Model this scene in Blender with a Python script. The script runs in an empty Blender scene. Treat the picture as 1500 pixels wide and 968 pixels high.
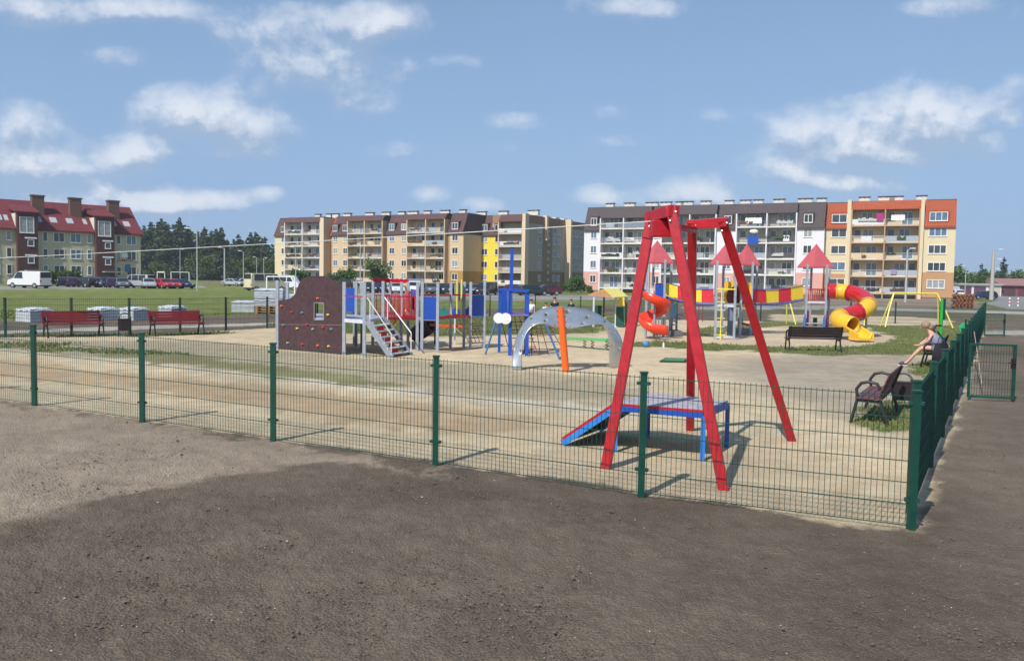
import bpy, bmesh, math, random
import numpy as np
from mathutils import Vector, Matrix
random.seed(7); RNG = np.random.default_rng(11)
scn = bpy.context.scene
COL = scn.collection
R = math.radians
# ------------------------------------------------------------------ camera
F, CX, CY, HC = 1234.0, 750.0, 484.0, 2.2
PIT, ROL = R(3.51), R(0.93)
fw = Vector((0, math.cos(PIT), -math.sin(PIT))); rt = Vector((1, 0, 0)); up = rt.cross(fw)
cr = math.cos(ROL)*rt + math.sin(ROL)*up; cu = -math.sin(ROL)*rt + math.cos(ROL)*up
CAMP = Vector((0, 0, HC))
cam = bpy.data.objects.new('camera', bpy.data.cameras.new('camera')); COL.objects.link(cam)
m = Matrix((cr, cu, -fw)).transposed().to_4x4(); m.translation = CAMP
cam.matrix_world = m
cam.data.sensor_width = 36; cam.data.lens = F/1500*36; cam.data.clip_end = 9000; cam.data.clip_start = .05
scn.camera = cam

def ray(px, py): return (fw + cr*((px-CX)/F) - cu*((py-CY)/F))
def G(x, y): return -0.1*math.tanh(x/9)/(1+(y/45)**2)
def at(px, py):
    d = ray(px, py); z = 0.0
    for _ in range(8):
        t = (z-HC)/d.z; p = CAMP + d*t; z = G(p.x, p.y)
    return Vector((p.x, p.y, z))
def pt(px, py, Y):
    d = ray(px, py); return CAMP + d*(Y/d.y)
def onp(px, py, A, B):
    n = Vector((B.y-A.y, A.x-B.x, 0)); d = ray(px, py)
    return CAMP + d*(((A-CAMP).dot(n))/d.dot(n))
def gx(px, Y, z=None):          # a ground point in the pixel column px at distance Y
    x = (px-750)/F*Y; return Vector((x, Y, G(x, Y) if z is None else z))

# ------------------------------------------------------------------ materials
MATS = {}
def mat(name, col, rough=.6, metal=0, var=.12, scale=6., bump=0., spec=.5, fine=None, coat=0):
    if name in MATS: return MATS[name]
    M = bpy.data.materials.new(name); M.use_nodes = True; N = M.node_tree.nodes; L = M.node_tree.links
    b = N['Principled BSDF']; b.inputs['Roughness'].default_value = rough; b.inputs['Metallic'].default_value = metal
    b.inputs['Specular IOR Level'].default_value = spec; b.inputs['Coat Weight'].default_value = coat
    tc = N.new('ShaderNodeTexCoord'); nz = N.new('ShaderNodeTexNoise'); nz.inputs['Scale'].default_value = scale
    nz.inputs['Detail'].default_value = 6; nz.inputs['Roughness'].default_value = .65
    L.new(tc.outputs['Object'], nz.inputs['Vector'])
    mp = N.new('ShaderNodeMapRange'); mp.inputs[1].default_value = .3; mp.inputs[2].default_value = .7
    mp.inputs[3].default_value = 1-var; mp.inputs[4].default_value = 1+var
    L.new(nz.outputs['Fac'], mp.inputs[0])
    mx = N.new('ShaderNodeVectorMath'); mx.operation = 'SCALE'; mx.inputs[0].default_value = col[:3]
    L.new(mp.outputs[0], mx.inputs['Scale']); L.new(mx.outputs[0], b.inputs['Base Color'])
    mr = N.new('ShaderNodeMapRange'); mr.inputs[3].default_value = max(.02, rough-.1); mr.inputs[4].default_value = min(1, rough+.12)
    L.new(nz.outputs['Fac'], mr.inputs[0]); L.new(mr.outputs[0], b.inputs['Roughness'])
    if bump:
        n2 = N.new('ShaderNodeTexNoise'); n2.inputs['Scale'].default_value = fine or scale*8; n2.inputs['Detail'].default_value = 4
        L.new(tc.outputs['Object'], n2.inputs['Vector'])
        bp = N.new('ShaderNodeBump'); bp.inputs['Strength'].default_value = bump; bp.inputs['Distance'].default_value = .02
        L.new(n2.outputs['Fac'], bp.inputs['Height']); L.new(bp.outputs[0], b.inputs['Normal'])
    MATS[name] = M; return M
def tiles(name, c1, c2, mortar, w, h, ms=.02, rough=.8, off=.5):
    if name in MATS: return MATS[name]
    M = mat(name, c1, rough); N = M.node_tree.nodes; L = M.node_tree.links; b = N['Principled BSDF']
    br = N.new('ShaderNodeTexBrick'); br.inputs['Color1'].default_value = (*c1, 1); br.inputs['Color2'].default_value = (*c2, 1)
    br.inputs['Mortar'].default_value = (*mortar, 1); br.inputs['Scale'].default_value = 1; br.inputs['Mortar Size'].default_value = ms
    br.inputs['Brick Width'].default_value = w; br.inputs['Row Height'].default_value = h; br.offset = off
    tc = N.new('ShaderNodeTexCoord'); sx = N.new('ShaderNodeSeparateXYZ'); cb = N.new('ShaderNodeCombineXYZ'); ad = N.new('ShaderNodeMath')
    L.new(tc.outputs['Object'], sx.inputs[0]); L.new(sx.outputs[0], ad.inputs[0]); L.new(sx.outputs[1], ad.inputs[1])
    L.new(ad.outputs[0], cb.inputs[0]); L.new(sx.outputs[2], cb.inputs[1]); L.new(cb.outputs[0], br.inputs['Vector'])
    L.new(br.outputs['Color'], b.inputs['Base Color']); return M
green = mat('fence_green', (.005, .058, .040), .42, var=.18, scale=9); green_far = mat('fence_dark_green', (.006, .035, .026), .5, var=.18, scale=9)
grey_p = mat('grey_paint', (.33, .36, .42), .45, var=.14, scale=7)
lgrey = mat('light_grey_paint', (.60, .62, .66), .4, var=.08)
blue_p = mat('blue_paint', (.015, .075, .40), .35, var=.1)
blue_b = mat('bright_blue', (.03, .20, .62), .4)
red_p = mat('red_paint', (.42, .006, .016), .40, var=.2, scale=11, coat=.08)
red_r = mat('red_panel', (.62, .03, .05), .4)
yel = mat('yellow_plastic', (.80, .47, .035), .35, var=.06)
yelb = mat('yellow_panel', (.82, .62, .05), .45, var=.07)
yell = mat('yellow_swing_paint', (.80, .70, .10), .4)
orange = mat('orange_paint', (.85, .13, .015), .4, var=.06)
redor = mat('red_orange_plastic', (.78, .05, .012), .28, var=.05, coat=.4)
redpl = mat('red_plastic', (.52, .012, .02), .25, var=.05, coat=.5)
pinkroof = mat('faded_red_roof', (.52, .10, .115), .55, var=.1)
brownp = mat('brown_panel', (.064, .031, .036), .6, var=.38, scale=9, bump=.25)
steel = mat('brushed_steel', (.50, .53, .56), .38, metal=.75, var=.1)
dark = mat('dark_rubber', (.02, .02, .022), .7)
black = mat('black_paint', (.018, .016, .017), .45)
maroon = mat('maroon_wood', (.125, .045, .058), .6, var=.2)
woodred = mat('red_wood', (.19, .010, .015), .5, var=.15, scale=10)
slab = mat('concrete_slab', (.55, .53, .50), .9)
white = mat('white_frame', (.78, .78, .78), .5, var=.04)
glass = mat('window_glass', (.05, .065, .085), .1, var=.5, scale=1.2, spec=.8)
glassb = mat('window_glass_curtained', (.30, .31, .33), .3, var=.5, scale=3)
wood = mat('pallet_wood', (.42, .22, .10), .8, var=.3, scale=10)
trunkm = mat('bark', (.09, .06, .045), .9, var=.3, bump=.5)
netm = mat('rope', (.10, .03, .03), .9)
concrete = mat('concrete', (.42, .41, .39), .9, var=.1)
skin = mat('skin', (.60, .34, .25), .5, var=.05)

# ------------------------------------------------------------------ mesh builder
class MB:
    def __init__(s): s.v = []; s.f = []
    def add(s, vs, fs):
        o = len(s.v); s.v += [Vector(p) for p in vs]; s.f += [tuple(i+o for i in f) for f in fs]; return s
    def box(s, a, b):
        (x0, y0, z0), (x1, y1, z1) = a, b
        return s.add([(x0,y0,z0),(x1,y0,z0),(x1,y1,z0),(x0,y1,z0),(x0,y0,z1),(x1,y0,z1),(x1,y1,z1),(x0,y1,z1)],
              [(0,3,2,1),(4,5,6,7),(0,1,5,4),(1,2,6,5),(2,3,7,6),(3,0,4,7)])
    def frame(s, p, q, ref=(0,0,1)):
        d = (Vector(q)-Vector(p)).normalized(); r = Vector(ref)
        if abs(d.dot(r)) > .98: r = Vector((1,0,0))
        a = d.cross(r).normalized(); b = a.cross(d).normalized(); return d, a, b
    def bar(s, p, q, w, h=None, ref=(0,0,1)):
        h = h or w; p = Vector(p); q = Vector(q); d, a, b = s.frame(p, q, ref); a = a*w/2; b = b*h/2
        vs = [p-a-b, p+a-b, p+a+b, p-a+b, q-a-b, q+a-b, q+a+b, q-a+b]
        return s.add(vs, [(0,3,2,1),(4,5,6,7),(0,1,5,4),(1,2,6,5),(2,3,7,6),(3,0,4,7)])
    def tube(s, pts, r, n=8, cap=True):
        pts = [Vector(p) for p in pts]; rs = r if isinstance(r, (list, tuple)) else [r]*len(pts)
        vs = []; fs = []; pa = None
        for i, p in enumerate(pts):
            d = (pts[min(i+1, len(pts)-1)]-pts[max(i-1, 0)]).normalized()
            if pa is None:
                ref = Vector((0,0,1)) if abs(d.z) < .95 else Vector((1,0,0)); a = d.cross(ref).normalized()
            else: a = (pa - d*pa.dot(d)).normalized()
            pa = a; b = d.cross(a)
            for k in range(n):
                t = 2*math.pi*k/n; vs.append(p + (a*math.cos(t)+b*math.sin(t))*rs[i])
        for i in range(len(pts)-1):
            for k in range(n):
                j = (k+1) % n; fs.append((i*n+k, i*n+j, (i+1)*n+j, (i+1)*n+k))
        if cap: fs.append(tuple(range(n-1, -1, -1))); fs.append(tuple((len(pts)-1)*n+k for k in range(n)))
        return s.add(vs, fs)
    def prism(s, poly, ext):
        n = len(poly); e = Vector(ext); vs = [Vector(p) for p in poly]; vs += [p+e for p in vs]
        return s.add(vs, [tuple(range(n)), tuple(range(2*n-1, n-1, -1))]+[(i, i+n, (i+1) % n+n, (i+1) % n) for i in range(n)])
    def ball(s, c, r, n=10, sq=(1,1,1)):
        c = Vector(c); vs = []; fs = []; m_ = n//2
        for i in range(m_+1):
            ph = math.pi*i/m_
            for k in range(n):
                t = 2*math.pi*k/n; vs.append(c+Vector((math.sin(ph)*math.cos(t)*r*sq[0], math.sin(ph)*math.sin(t)*r*sq[1], math.cos(ph)*r*sq[2])))
        for i in range(m_):
            for k in range(n): j = (k+1) % n; fs.append((i*n+k, (i+1)*n+k, (i+1)*n+j, i*n+j))
        return s.add(vs, fs)
    def grid(s, rows):
        n = len(rows[0]); vs = [p for r_ in rows for p in r_]; fs = []
        for i in range(len(rows)-1):
            for k in range(n-1): fs.append((i*n+k, i*n+k+1, (i+1)*n+k+1, (i+1)*n+k))
        return s.add(vs, fs)
    def build(s, name, material, parent=None, smooth=False, bevel=0, solid=0, weld=False):
        me = bpy.data.meshes.new(name); off = Vector((0,0,0)); q = parent
        while q: off += q.location; q = q.parent
        loc = None
        if parent is None and s.v:
            xs = [p.x for p in s.v]; ys = [p.y for p in s.v]; loc = Vector(((min(xs)+max(xs))/2, (min(ys)+max(ys))/2, min(p.z for p in s.v))); off = loc
        me.from_pydata([p-off for p in s.v], [], s.f)
        if weld or smooth or bevel:
            bm = bmesh.new(); bm.from_mesh(me); bmesh.ops.remove_doubles(bm, verts=bm.verts, dist=1e-5)
            bmesh.ops.recalc_face_normals(bm, faces=bm.faces); bm.to_mesh(me); bm.free()
        me.materials.append(material)
        if smooth:
            me.polygons.foreach_set('use_smooth', [True]*len(me.polygons))
            try: me.set_sharp_from_angle(angle=R(45))
            except Exception: pass
        o = bpy.data.objects.new(name, me); COL.objects.link(o)
        if parent: o.parent = parent
        elif loc is not None: o.location = loc
        if bevel:
            b = o.modifiers.new('bevel', 'BEVEL'); b.width = bevel; b.segments = 2; b.limit_method = 'ANGLE'
        if solid:
            b = o.modifiers.new('solid', 'SOLIDIFY'); b.thickness = solid; b.offset = 0
        return o
def tag(o, label=None, cat=None, group=None, kind=None):
    if label: o['label'] = label
    if cat: o['category'] = cat
    if group: o['group'] = group
    if kind: o['kind'] = kind
    return o
def thing(name, label, cat, loc=(0,0,0), group=None):
    o = bpy.data.objects.new(name, None); o.empty_display_size = .3; COL.objects.link(o); o.location = loc
    return tag(o, label, cat, group)
def kids(o, D={}):
    return [c for c in ALLK.get(o.name, [])]
def copy_tree(o, parent=None):
    c = o.copy(); COL.objects.link(c)
    if parent: c.parent = parent
    for ch in [x for x in o.children]: copy_tree(ch, c)
    return c
def place(o, loc, rz=0, label=None, group=None, s=None):
    o.location = loc; o.rotation_euler = (0, 0, rz)
    if s: o.scale = (s, s, s)
    if label: o['label'] = label
    if group: o['group'] = group
    return o

# ------------------------------------------------------------------ noise (numpy)
def vnoise(x, y, seed=0):
    xi = np.floor(x).astype(np.int64); yi = np.floor(y).astype(np.int64); xf = x-xi; yf = y-yi
    def h(a, b):
        n = (a*374761393 + b*668265263 + seed*1442695041) & 0xffffffff
        n = ((n ^ (n >> 13))*1274126177) & 0xffffffff
        return ((n ^ (n >> 16)) & 0xffff)/65535.
    u = xf*xf*(3-2*xf); v = yf*yf*(3-2*yf)
    return (h(xi, yi)*(1-u)+h(xi+1, yi)*u)*(1-v)+(h(xi, yi+1)*(1-u)+h(xi+1, yi+1)*u)*v
def fbm(x, y, seed=0, o=4):
    s = 0; a = .5
    for k in range(o): s = s + a*vnoise(x*2**k, y*2**k, seed+k); a *= .5
    return s/(1-.5**o)
# ------------------------------------------------------------------ ground
FA = Vector((3.585, 7.39, 0)); FU = Vector((-.8845, .4666, 0)); SU = Vector((.4995, .8663, 0))  # front-fence corner and directions
backL = Vector((-1.3, 49, 0)); side_end = FA + SU*48
LF = [at(*p) for p in [(-130, 497), (8, 494), (105, 492.5), (189.6, 491), (264, 487.6), (331, 483.6), (391.5, 481)]]
def poly_px(L): return [at(a, b)[:2] for a, b in L]
def sdist(px_, py_, poly):      # signed distance (numpy), positive inside
    d = np.full(px_.shape, 1e9); ins = np.zeros(px_.shape, bool); n = len(poly)
    for i in range(n):
        ax, ay = poly[i]; bx, by = poly[(i+1) % n]; ex, ey = bx-ax, by-ay
        t = np.clip(((px_-ax)*ex+(py_-ay)*ey)/(ex*ex+ey*ey+1e-9), 0, 1)
        d = np.minimum(d, np.hypot(px_-ax-t*ex, py_-ay-t*ey))
        c = ((ay > py_) != (by > py_)) & (px_ < (bx-ax)*(py_-ay)/(by-ay+1e-12)+ax); ins ^= c
    return np.where(ins, d, -d)
_o = Vector((-.4666, -.8845, 0))*.08
sandpoly = [(3.69, 7.54), tuple((FA+FU*26+_o)[:2])] + [tuple(p[:2]) for p in LF[0:]] + [tuple(backL[:2]), tuple(side_end[:2])]
#  (class, colour, polygon, edge softness m, noise amount m, noise scale 1/m)
ZONES = [
 (2, (.17, .205, .055), [(-900, 2500), (-900, 18), (-60, 26), (-30, 31)] + poly_px([(0, 471), (200, 467), (400, 459), (600, 455), (760, 452), (900, 446), (900, 432), (760, 430), (640, 426), (500, 422), (420, 420), (420, 411), (330, 408.5)]), 1.2, 1.5, .25),
 (3, (.30, .285, .26), poly_px([(-100, 424.5), (60, 423.5), (300, 421.5), (300, 418.8), (-100, 419.5)]), .3, .3, .3),
 (3, (.33, .31, .28), poly_px([(430, 436), (640, 439.5), (830, 440), (1000, 438), (1180, 437), (1180, 432.5), (860, 431), (640, 430), (430, 425)]), .4, .3, .3),
 (2, (.15, .16, .05), poly_px([(820, 432), (1000, 434), (1420, 440), (1420, 434.5), (1000, 429), (820, 427)]), .5, .5, .3),
 (0, (.27, .21, .155), poly_px([(1000, 446), (1440, 451), (1440, 436), (1250, 434), (1100, 436), (1000, 440)]), .8, .8, .3),
 (3, (.36, .345, .32), poly_px([(1000, 453), (1250, 453), (1440, 459), (1800, 467), (1800, 463), (1440, 455), (1250, 448.5), (1000, 449)]), .3, .4, .4),
 (3, (.25, .245, .24), poly_px([(1432, 437), (1447, 446), (1480, 453), (1700, 456), (1800, 432), (1455, 429)]), .2, .3, .3),
 (2, (.10, .15, .04), poly_px([(1416, 437), (1420, 442), (1455, 442), (1462, 438)]), .2, .4, .4),
 (3, (.50, .46, .40), poly_px([(-300, 491), (0, 488.5), (200, 482), (400, 475.5), (600, 466), (760, 463), (760, 461.5), (600, 464), (400, 472.5), (200, 478), (0, 484), (-300, 486)]), .12, .45, .8),
 (3, (.42, .39, .34), poly_px([(1440, 490), (1600, 493), (1700, 486), (1440, 484)]), .3, .8, .8),
 (0, (.33, .262, .195), poly_px([(-900, 520), (-200, 555), (0, 590), (200, 620), (400, 649), (640, 687), (690, 700), (600, 684), (480, 674), (390, 680), (300, 698), (180, 738), (0, 765), (-400, 860), (-900, 900)]), .14, .55, 1.4),
 (1, (.62, .495, .325), sandpoly, .10, .17, 2.2),
]
INNER = [   # variations inside the playground (or anywhere), same tuple
 (1, (.50, .365, .225), poly_px([(-200, 520), (0, 527), (200, 545), (400, 568), (700, 600), (800, 625), (640, 640), (400, 600), (200, 572), (0, 555), (-200, 540)]), .3, .6, 1.2),
 (1, (.64, .55, .42), poly_px([(-200, 498), (0, 512), (200, 532), (400, 556), (700, 588), (900, 610), (900, 592), (700, 572), (400, 545), (200, 524), (0, 506), (-200, 495)]), .3, .4, 1.2),
 (1, (.42, .35, .235), poly_px([(-200, 486), (0, 496), (120, 498), (300, 500), (405, 512), (520, 522), (700, 534), (870, 553), (940, 572), (900, 598), (700, 577), (560, 560), (400, 550), (200, 527), (0, 510), (-200, 500)]), .5, .7, .7),
 (2, (.29, .265, .13), poly_px([(-100, 498), (0, 500), (80, 503), (200, 513), (330, 527), (470, 545), (600, 563), (560, 566), (400, 551), (200, 527), (60, 513), (-100, 508)]), .22, .75, .8),
 (2, (.125, .140, .045), poly_px([(-200, 488), (0, 494), (200, 493), (330, 489), (330, 486), (200, 489), (0, 491), (-200, 486)]), .2, .6, .6),
 (2, (.13, .155, .045), poly_px([(395, 474), (600, 467), (700, 462.5), (850, 458), (960, 462), (960, 470), (900, 476), (880, 487), (760, 491), (640, 493), (590, 489), (500, 488), (400, 478)]), .5, .7, .4),
 (1, (.41, .345, .255), poly_px([(1060, 525), (1200, 519), (1340, 519), (1400, 540), (1380, 600), (1345, 640), (1180, 590), (1080, 565), (1030, 545)]), 1.0, .8, .5),
 (2, (.15, .17, .055), poly_px([(870, 505), (960, 500), (1060, 504), (1150, 508), (1240, 506), (1290, 492), (1270, 480), (1140, 477), (1020, 492), (1010, 484), (1130, 470), (1320, 474), (1420, 474), (1425, 490), (1390, 515), (1345, 521), (1200, 520), (1080, 514), (960, 509)]), .25, .8, .6),
 (1, (.56, .45, .31), poly_px([(1060, 500), (1070, 489), (1150, 483), (1250, 484), (1300, 487), (1310, 496), (1290, 503), (1240, 507), (1150, 508)]), .25, .5, .7),
 (1, (.57, .46, .32), poly_px([(1130, 470), (1130, 460), (1330, 464), (1400, 470), (1390, 476), (1300, 477)]), .25, .5, .7),
 (2, (.12, .14, .04), poly_px([(1225, 620), (1262, 596), (1300, 585), (1345, 590), (1345, 628), (1290, 634)]), .15, .4, 1.5),
 (2, (.13, .15, .04), poly_px([(1330, 545), (1345, 528), (1400, 524), (1385, 545), (1360, 556)]), .15, .4, 1.5),
]
def ground():
    el = list(np.geomspace(.5, 40, 90)) + list(np.linspace(40.8, 150, 130)) + list(np.linspace(151.5, 620, 210)) + [800, 1300, 2700]
    rr = np.array([F*HC/e for e in el])                # distances
    an = np.concatenate([np.arange(-180, -37, 7.), np.linspace(-36, 36, 640), np.arange(38, 180.1, 7.)]) * math.pi/180
    an[-1] = math.pi; nr, na = len(rr), len(an)
    A, RR = np.meshgrid(an, rr); X = RR*np.sin(A); Y = RR*np.cos(A)
    base = -0.1*np.tanh(X/9)/(1+(Y/45)**2)
    n1 = fbm(X*.35, Y*.35, 1); n2 = fbm(X*1.3, Y*1.3, 5); n3 = fbm(X*5, Y*5, 9, 3); nf = fbm(X*.03+9, Y*.03, 21)
    colr = np.array([(.165, .130, .097)])*np.ones((nr, na, 1))
    colr *= (1 + .5*(n1-.5) + .35*(n2-.5))[..., None]
    far = np.clip((RR-55)/60, 0, 1)[..., None]; colr = colr*(1-far)+np.array((.10, .125, .045))*(1+.4*(nf-.5))[..., None]*far
    cls = np.where(RR > 70, 2, 0); allz = np.zeros(X.shape)
    for k, (c, rgb, poly, soft, na_, ns) in enumerate(ZONES+INNER):
        bx = fbm(X*ns+k*7, Y*ns, 30+k)-.5; by = fbm(X*ns, Y*ns+k*5, 60+k)-.5
        fine = (fbm(X*ns*4, Y*ns*4, 90+k, 3)-.5)*.5
        d = sdist(X+(bx+fine)*na_*2, Y+(by+fine)*na_*2, poly)
        w = np.clip(d/soft*.5+.5, 0, 1); w = w*w*(3-2*w)
        cc = np.array(rgb)*np.ones((nr, na, 1))
        if c == 1: cc = cc*(1+.32*(n2-.5)+.30*(n1-.5))[..., None]
        elif c == 2:
            g = np.clip((fbm(X*.5+3, Y*.5, 77)-.42)*3.2, 0, 1)[..., None]*(.75 if k >= len(ZONES) else .25)
            cc = cc*(1-g)+np.array((.27, .225, .12))*g; cc = cc*(1+.5*(n2-.5)+.4*(nf-.5))[..., None]
        else: cc = cc*(1+.25*(n2-.5)+.3*(n1-.5))[..., None]
        colr = colr*(1-w[..., None])+cc*w[..., None]; cls = np.where(w > .5, c, cls)
        if k == len(ZONES)-1: allz = w
    soilness = (cls == 0)*1.
    near = np.clip(1-(RR-4)/26, 0, 1)
    Z = base + near*((n3-.5)*.028*(.4+soilness) + (n2-.5)*.035) + near*(.35+soilness)*(fbm(X*16, Y*16, 3, 3)-.5)*.022
    vs = np.stack([X, Y, Z], -1).reshape(-1, 3)
    colr = np.concatenate([np.clip(colr, 0, 1), np.ones((nr, na, 1))], -1).reshape(-1, 4)
    i, j = np.meshgrid(np.arange(nr-1), np.arange(na-1), indexing='ij')
    q = np.stack([i*na+j, i*na+j+1, (i+1)*na+j+1, (i+1)*na+j], -1).reshape(-1, 4)[:, ::-1]
    fc = cls[:-1, :-1].reshape(-1)
    M = bpy.data.materials.new('ground_mix'); M.use_nodes = True; N = M.node_tree.nodes; L = M.node_tree.links; b = N['Principled BSDF']
    b.inputs['Roughness'].default_value = .95; b.inputs['Specular IOR Level'].default_value = .15
    at_ = N.new('ShaderNodeAttribute'); at_.attribute_name = 'Col'; ge = N.new('ShaderNodeNewGeometry')
    def nz(sc, det, ro=.6):
        n = N.new('ShaderNodeTexNoise'); n.inputs['Scale'].default_value = sc; n.inputs['Detail'].default_value = det; n.inputs['Roughness'].default_value = ro
        L.new(ge.outputs['Position'], n.inputs['Vector']); return n
    a1 = nz(60, 8, .85); a2 = nz(2.3, 9, .75); vo = N.new('ShaderNodeTexVoronoi'); vo.inputs['Scale'].default_value = 48; L.new(ge.outputs['Position'], vo.inputs['Vector'])
    m1 = N.new('ShaderNodeMapRange'); m1.inputs[1].default_value = .3; m1.inputs[2].default_value = .72; m1.inputs[3].default_value = .45; m1.inputs[4].default_value = 1.55; L.new(a1.outputs['Fac'], m1.inputs[0])
    m2 = N.new('ShaderNodeMapRange'); m2.inputs[1].default_value = .3; m2.inputs[2].default_value = .7; m2.inputs[3].default_value = .78; m2.inputs[4].default_value = 1.22; L.new(a2.outputs['Fac'], m2.inputs[0])
    mm = N.new('ShaderNodeMath'); mm.operation = 'MULTIPLY'; L.new(m1.outputs[0], mm.inputs[0]); L.new(m2.outputs[0], mm.inputs[1])
    sc = N.new('ShaderNodeVectorMath'); sc.operation = 'SCALE'; L.new(at_.outputs['Color'], sc.inputs[0]); L.new(mm.outputs[0], sc.inputs['Scale'])
    L.new(sc.outputs[0], b.inputs['Base Color'])
    ad = N.new('ShaderNodeMath'); ad.operation = 'ADD'; L.new(a1.outputs['Fac'], ad.inputs[0]); L.new(vo.outputs['Distance'], ad.inputs[1])
    bp = N.new('ShaderNodeBump'); bp.inputs['Strength'].default_value = .8; bp.inputs['Distance'].default_value = .019
    L.new(ad.outputs[0], bp.inputs['Height']); L.new(bp.outputs[0], b.inputs['Normal'])
    for c, nm in ((0, 'ground'), (1, 'sand'), (2, 'grass_field'), (3, 'path')):
        f = q[fc == c]; used, inv = np.unique(f, return_inverse=True); f = inv.reshape(-1, 4)
        me = bpy.data.meshes.new(nm); me.vertices.add(len(used)); me.vertices.foreach_set('co', vs[used].astype(np.float32).ravel())
        me.loops.add(len(f)*4); me.loops.foreach_set('vertex_index', f.astype(np.int32).ravel())
        me.polygons.add(len(f)); me.polygons.foreach_set('loop_start', np.arange(0, len(f)*4, 4, dtype=np.int32))
        me.update(calc_edges=True); ca = me.color_attributes.new('Col', 'FLOAT_COLOR', 'POINT'); ca.data.foreach_set('color', colr[used].astype(np.float32).ravel())
        me.polygons.foreach_set('use_smooth', [True]*len(f)); me.materials.append(M)
        o = bpy.data.objects.new(nm, me); COL.objects.link(o); o['kind'] = 'structure'
    return X, Y, Z, cls, colr
GX, GY, GZ, GC, GCOL = ground()

def clods():
    for nm, n, dmax, cols, s0, s1, lab in (('soil_lumps', 1300, 11, 2, .006, .013, None), ('soil_clods', 15000, 14, 0, .002, .009, None), ('pale_pebbles', 260, 14, 1, .003, .007, None)):
        v = []; f = []
        while len(v) < n*6:
            u = random.random(); D = 4.2 + (dmax-4.2)*u**1.3; a = random.uniform(-.66, .66); x = a*D; y = D
            p = FA.xy; rel = Vector((x, y))-p
            if rel.dot(Vector((-FU.y, FU.x)))*1 < .0 and rel.dot(Vector((SU.y, -SU.x))) < 0: continue
            if fbm(np.array([x*.9]), np.array([y*.9]), 13)[0] < (random.uniform(.3, .62) if cols != 2 else random.uniform(.5, .68)): continue
            r_ = random.uniform(s0, s1)*(1 if random.random() < .93 else 2.0); z = G(x, y)+r_*.3; o = len(v)
            for d in ((1,0,0),(-1,0,0),(0,1,0),(0,-1,0),(0,0,1),(0,0,-1)):
                k = r_*random.uniform(.6, 1.2); v.append((x+d[0]*k, y+d[1]*k, z+d[2]*k*.75))
            for t in ((0,2,4),(2,1,4),(1,3,4),(3,0,4),(2,0,5),(1,2,5),(3,1,5),(0,3,5)): f.append(tuple(i+o for i in t))
        me = bpy.data.meshes.new(nm); me.from_pydata(v, [], f)
        me.materials.append(mat('soil_clod', (.125, .10, .078), .95, var=.35, scale=3) if cols in (0, 2) else mat('pebble', (.55, .5, .44), .8, var=.3, scale=3))
        o = bpy.data.objects.new(nm, me); COL.objects.link(o); tag(o, 'dark crumbs of loose soil over the bare ground' if cols == 0 else 'larger lumps of dug soil in patches on the bare ground' if cols == 2 else 'pale pebbles scattered on the bare soil', 'soil' if cols != 1 else 'pebbles', kind='stuff')
clods()
def grass():
    v = []; f = []; g = (GC == 2) & (GY > 8) & (GY < 46) & (np.abs(GX/GY) < .66) & ((GY > 22) | (GX > 3)); idx = np.argwhere(g)
    pick = idx[RNG.integers(0, len(idx), 13000)]
    for i, j in pick:
        x = GX[i, j]+random.uniform(-.05, .05); y = GY[i, j]+random.uniform(-.12, .12); z = GZ[i, j]
        h = random.uniform(.02, .05)*(1+y/40)
        for b in range(3):
            a = random.uniform(0, 6.28); w = .006+y*.0004; dx, dy = math.cos(a), math.sin(a); lx, ly = random.uniform(-.03, .03), random.uniform(-.03, .03); o = len(v)
            v += [(x-dx*w, y-dy*w, z), (x+dx*w, y+dy*w, z), (x+lx, y+ly, z+h)]; f.append((o, o+1, o+2))
    me = bpy.data.meshes.new('grass_tufts'); me.from_pydata(v, [], f); me.materials.append(mat('grass_blade', (.15, .19, .06), .8, var=.35, scale=.7))
    o = bpy.data.objects.new('grass_tufts', me); COL.objects.link(o); tag(o, 'short patchy grass tufts growing on the playground lawn', 'grass', kind='stuff')
grass()

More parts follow.
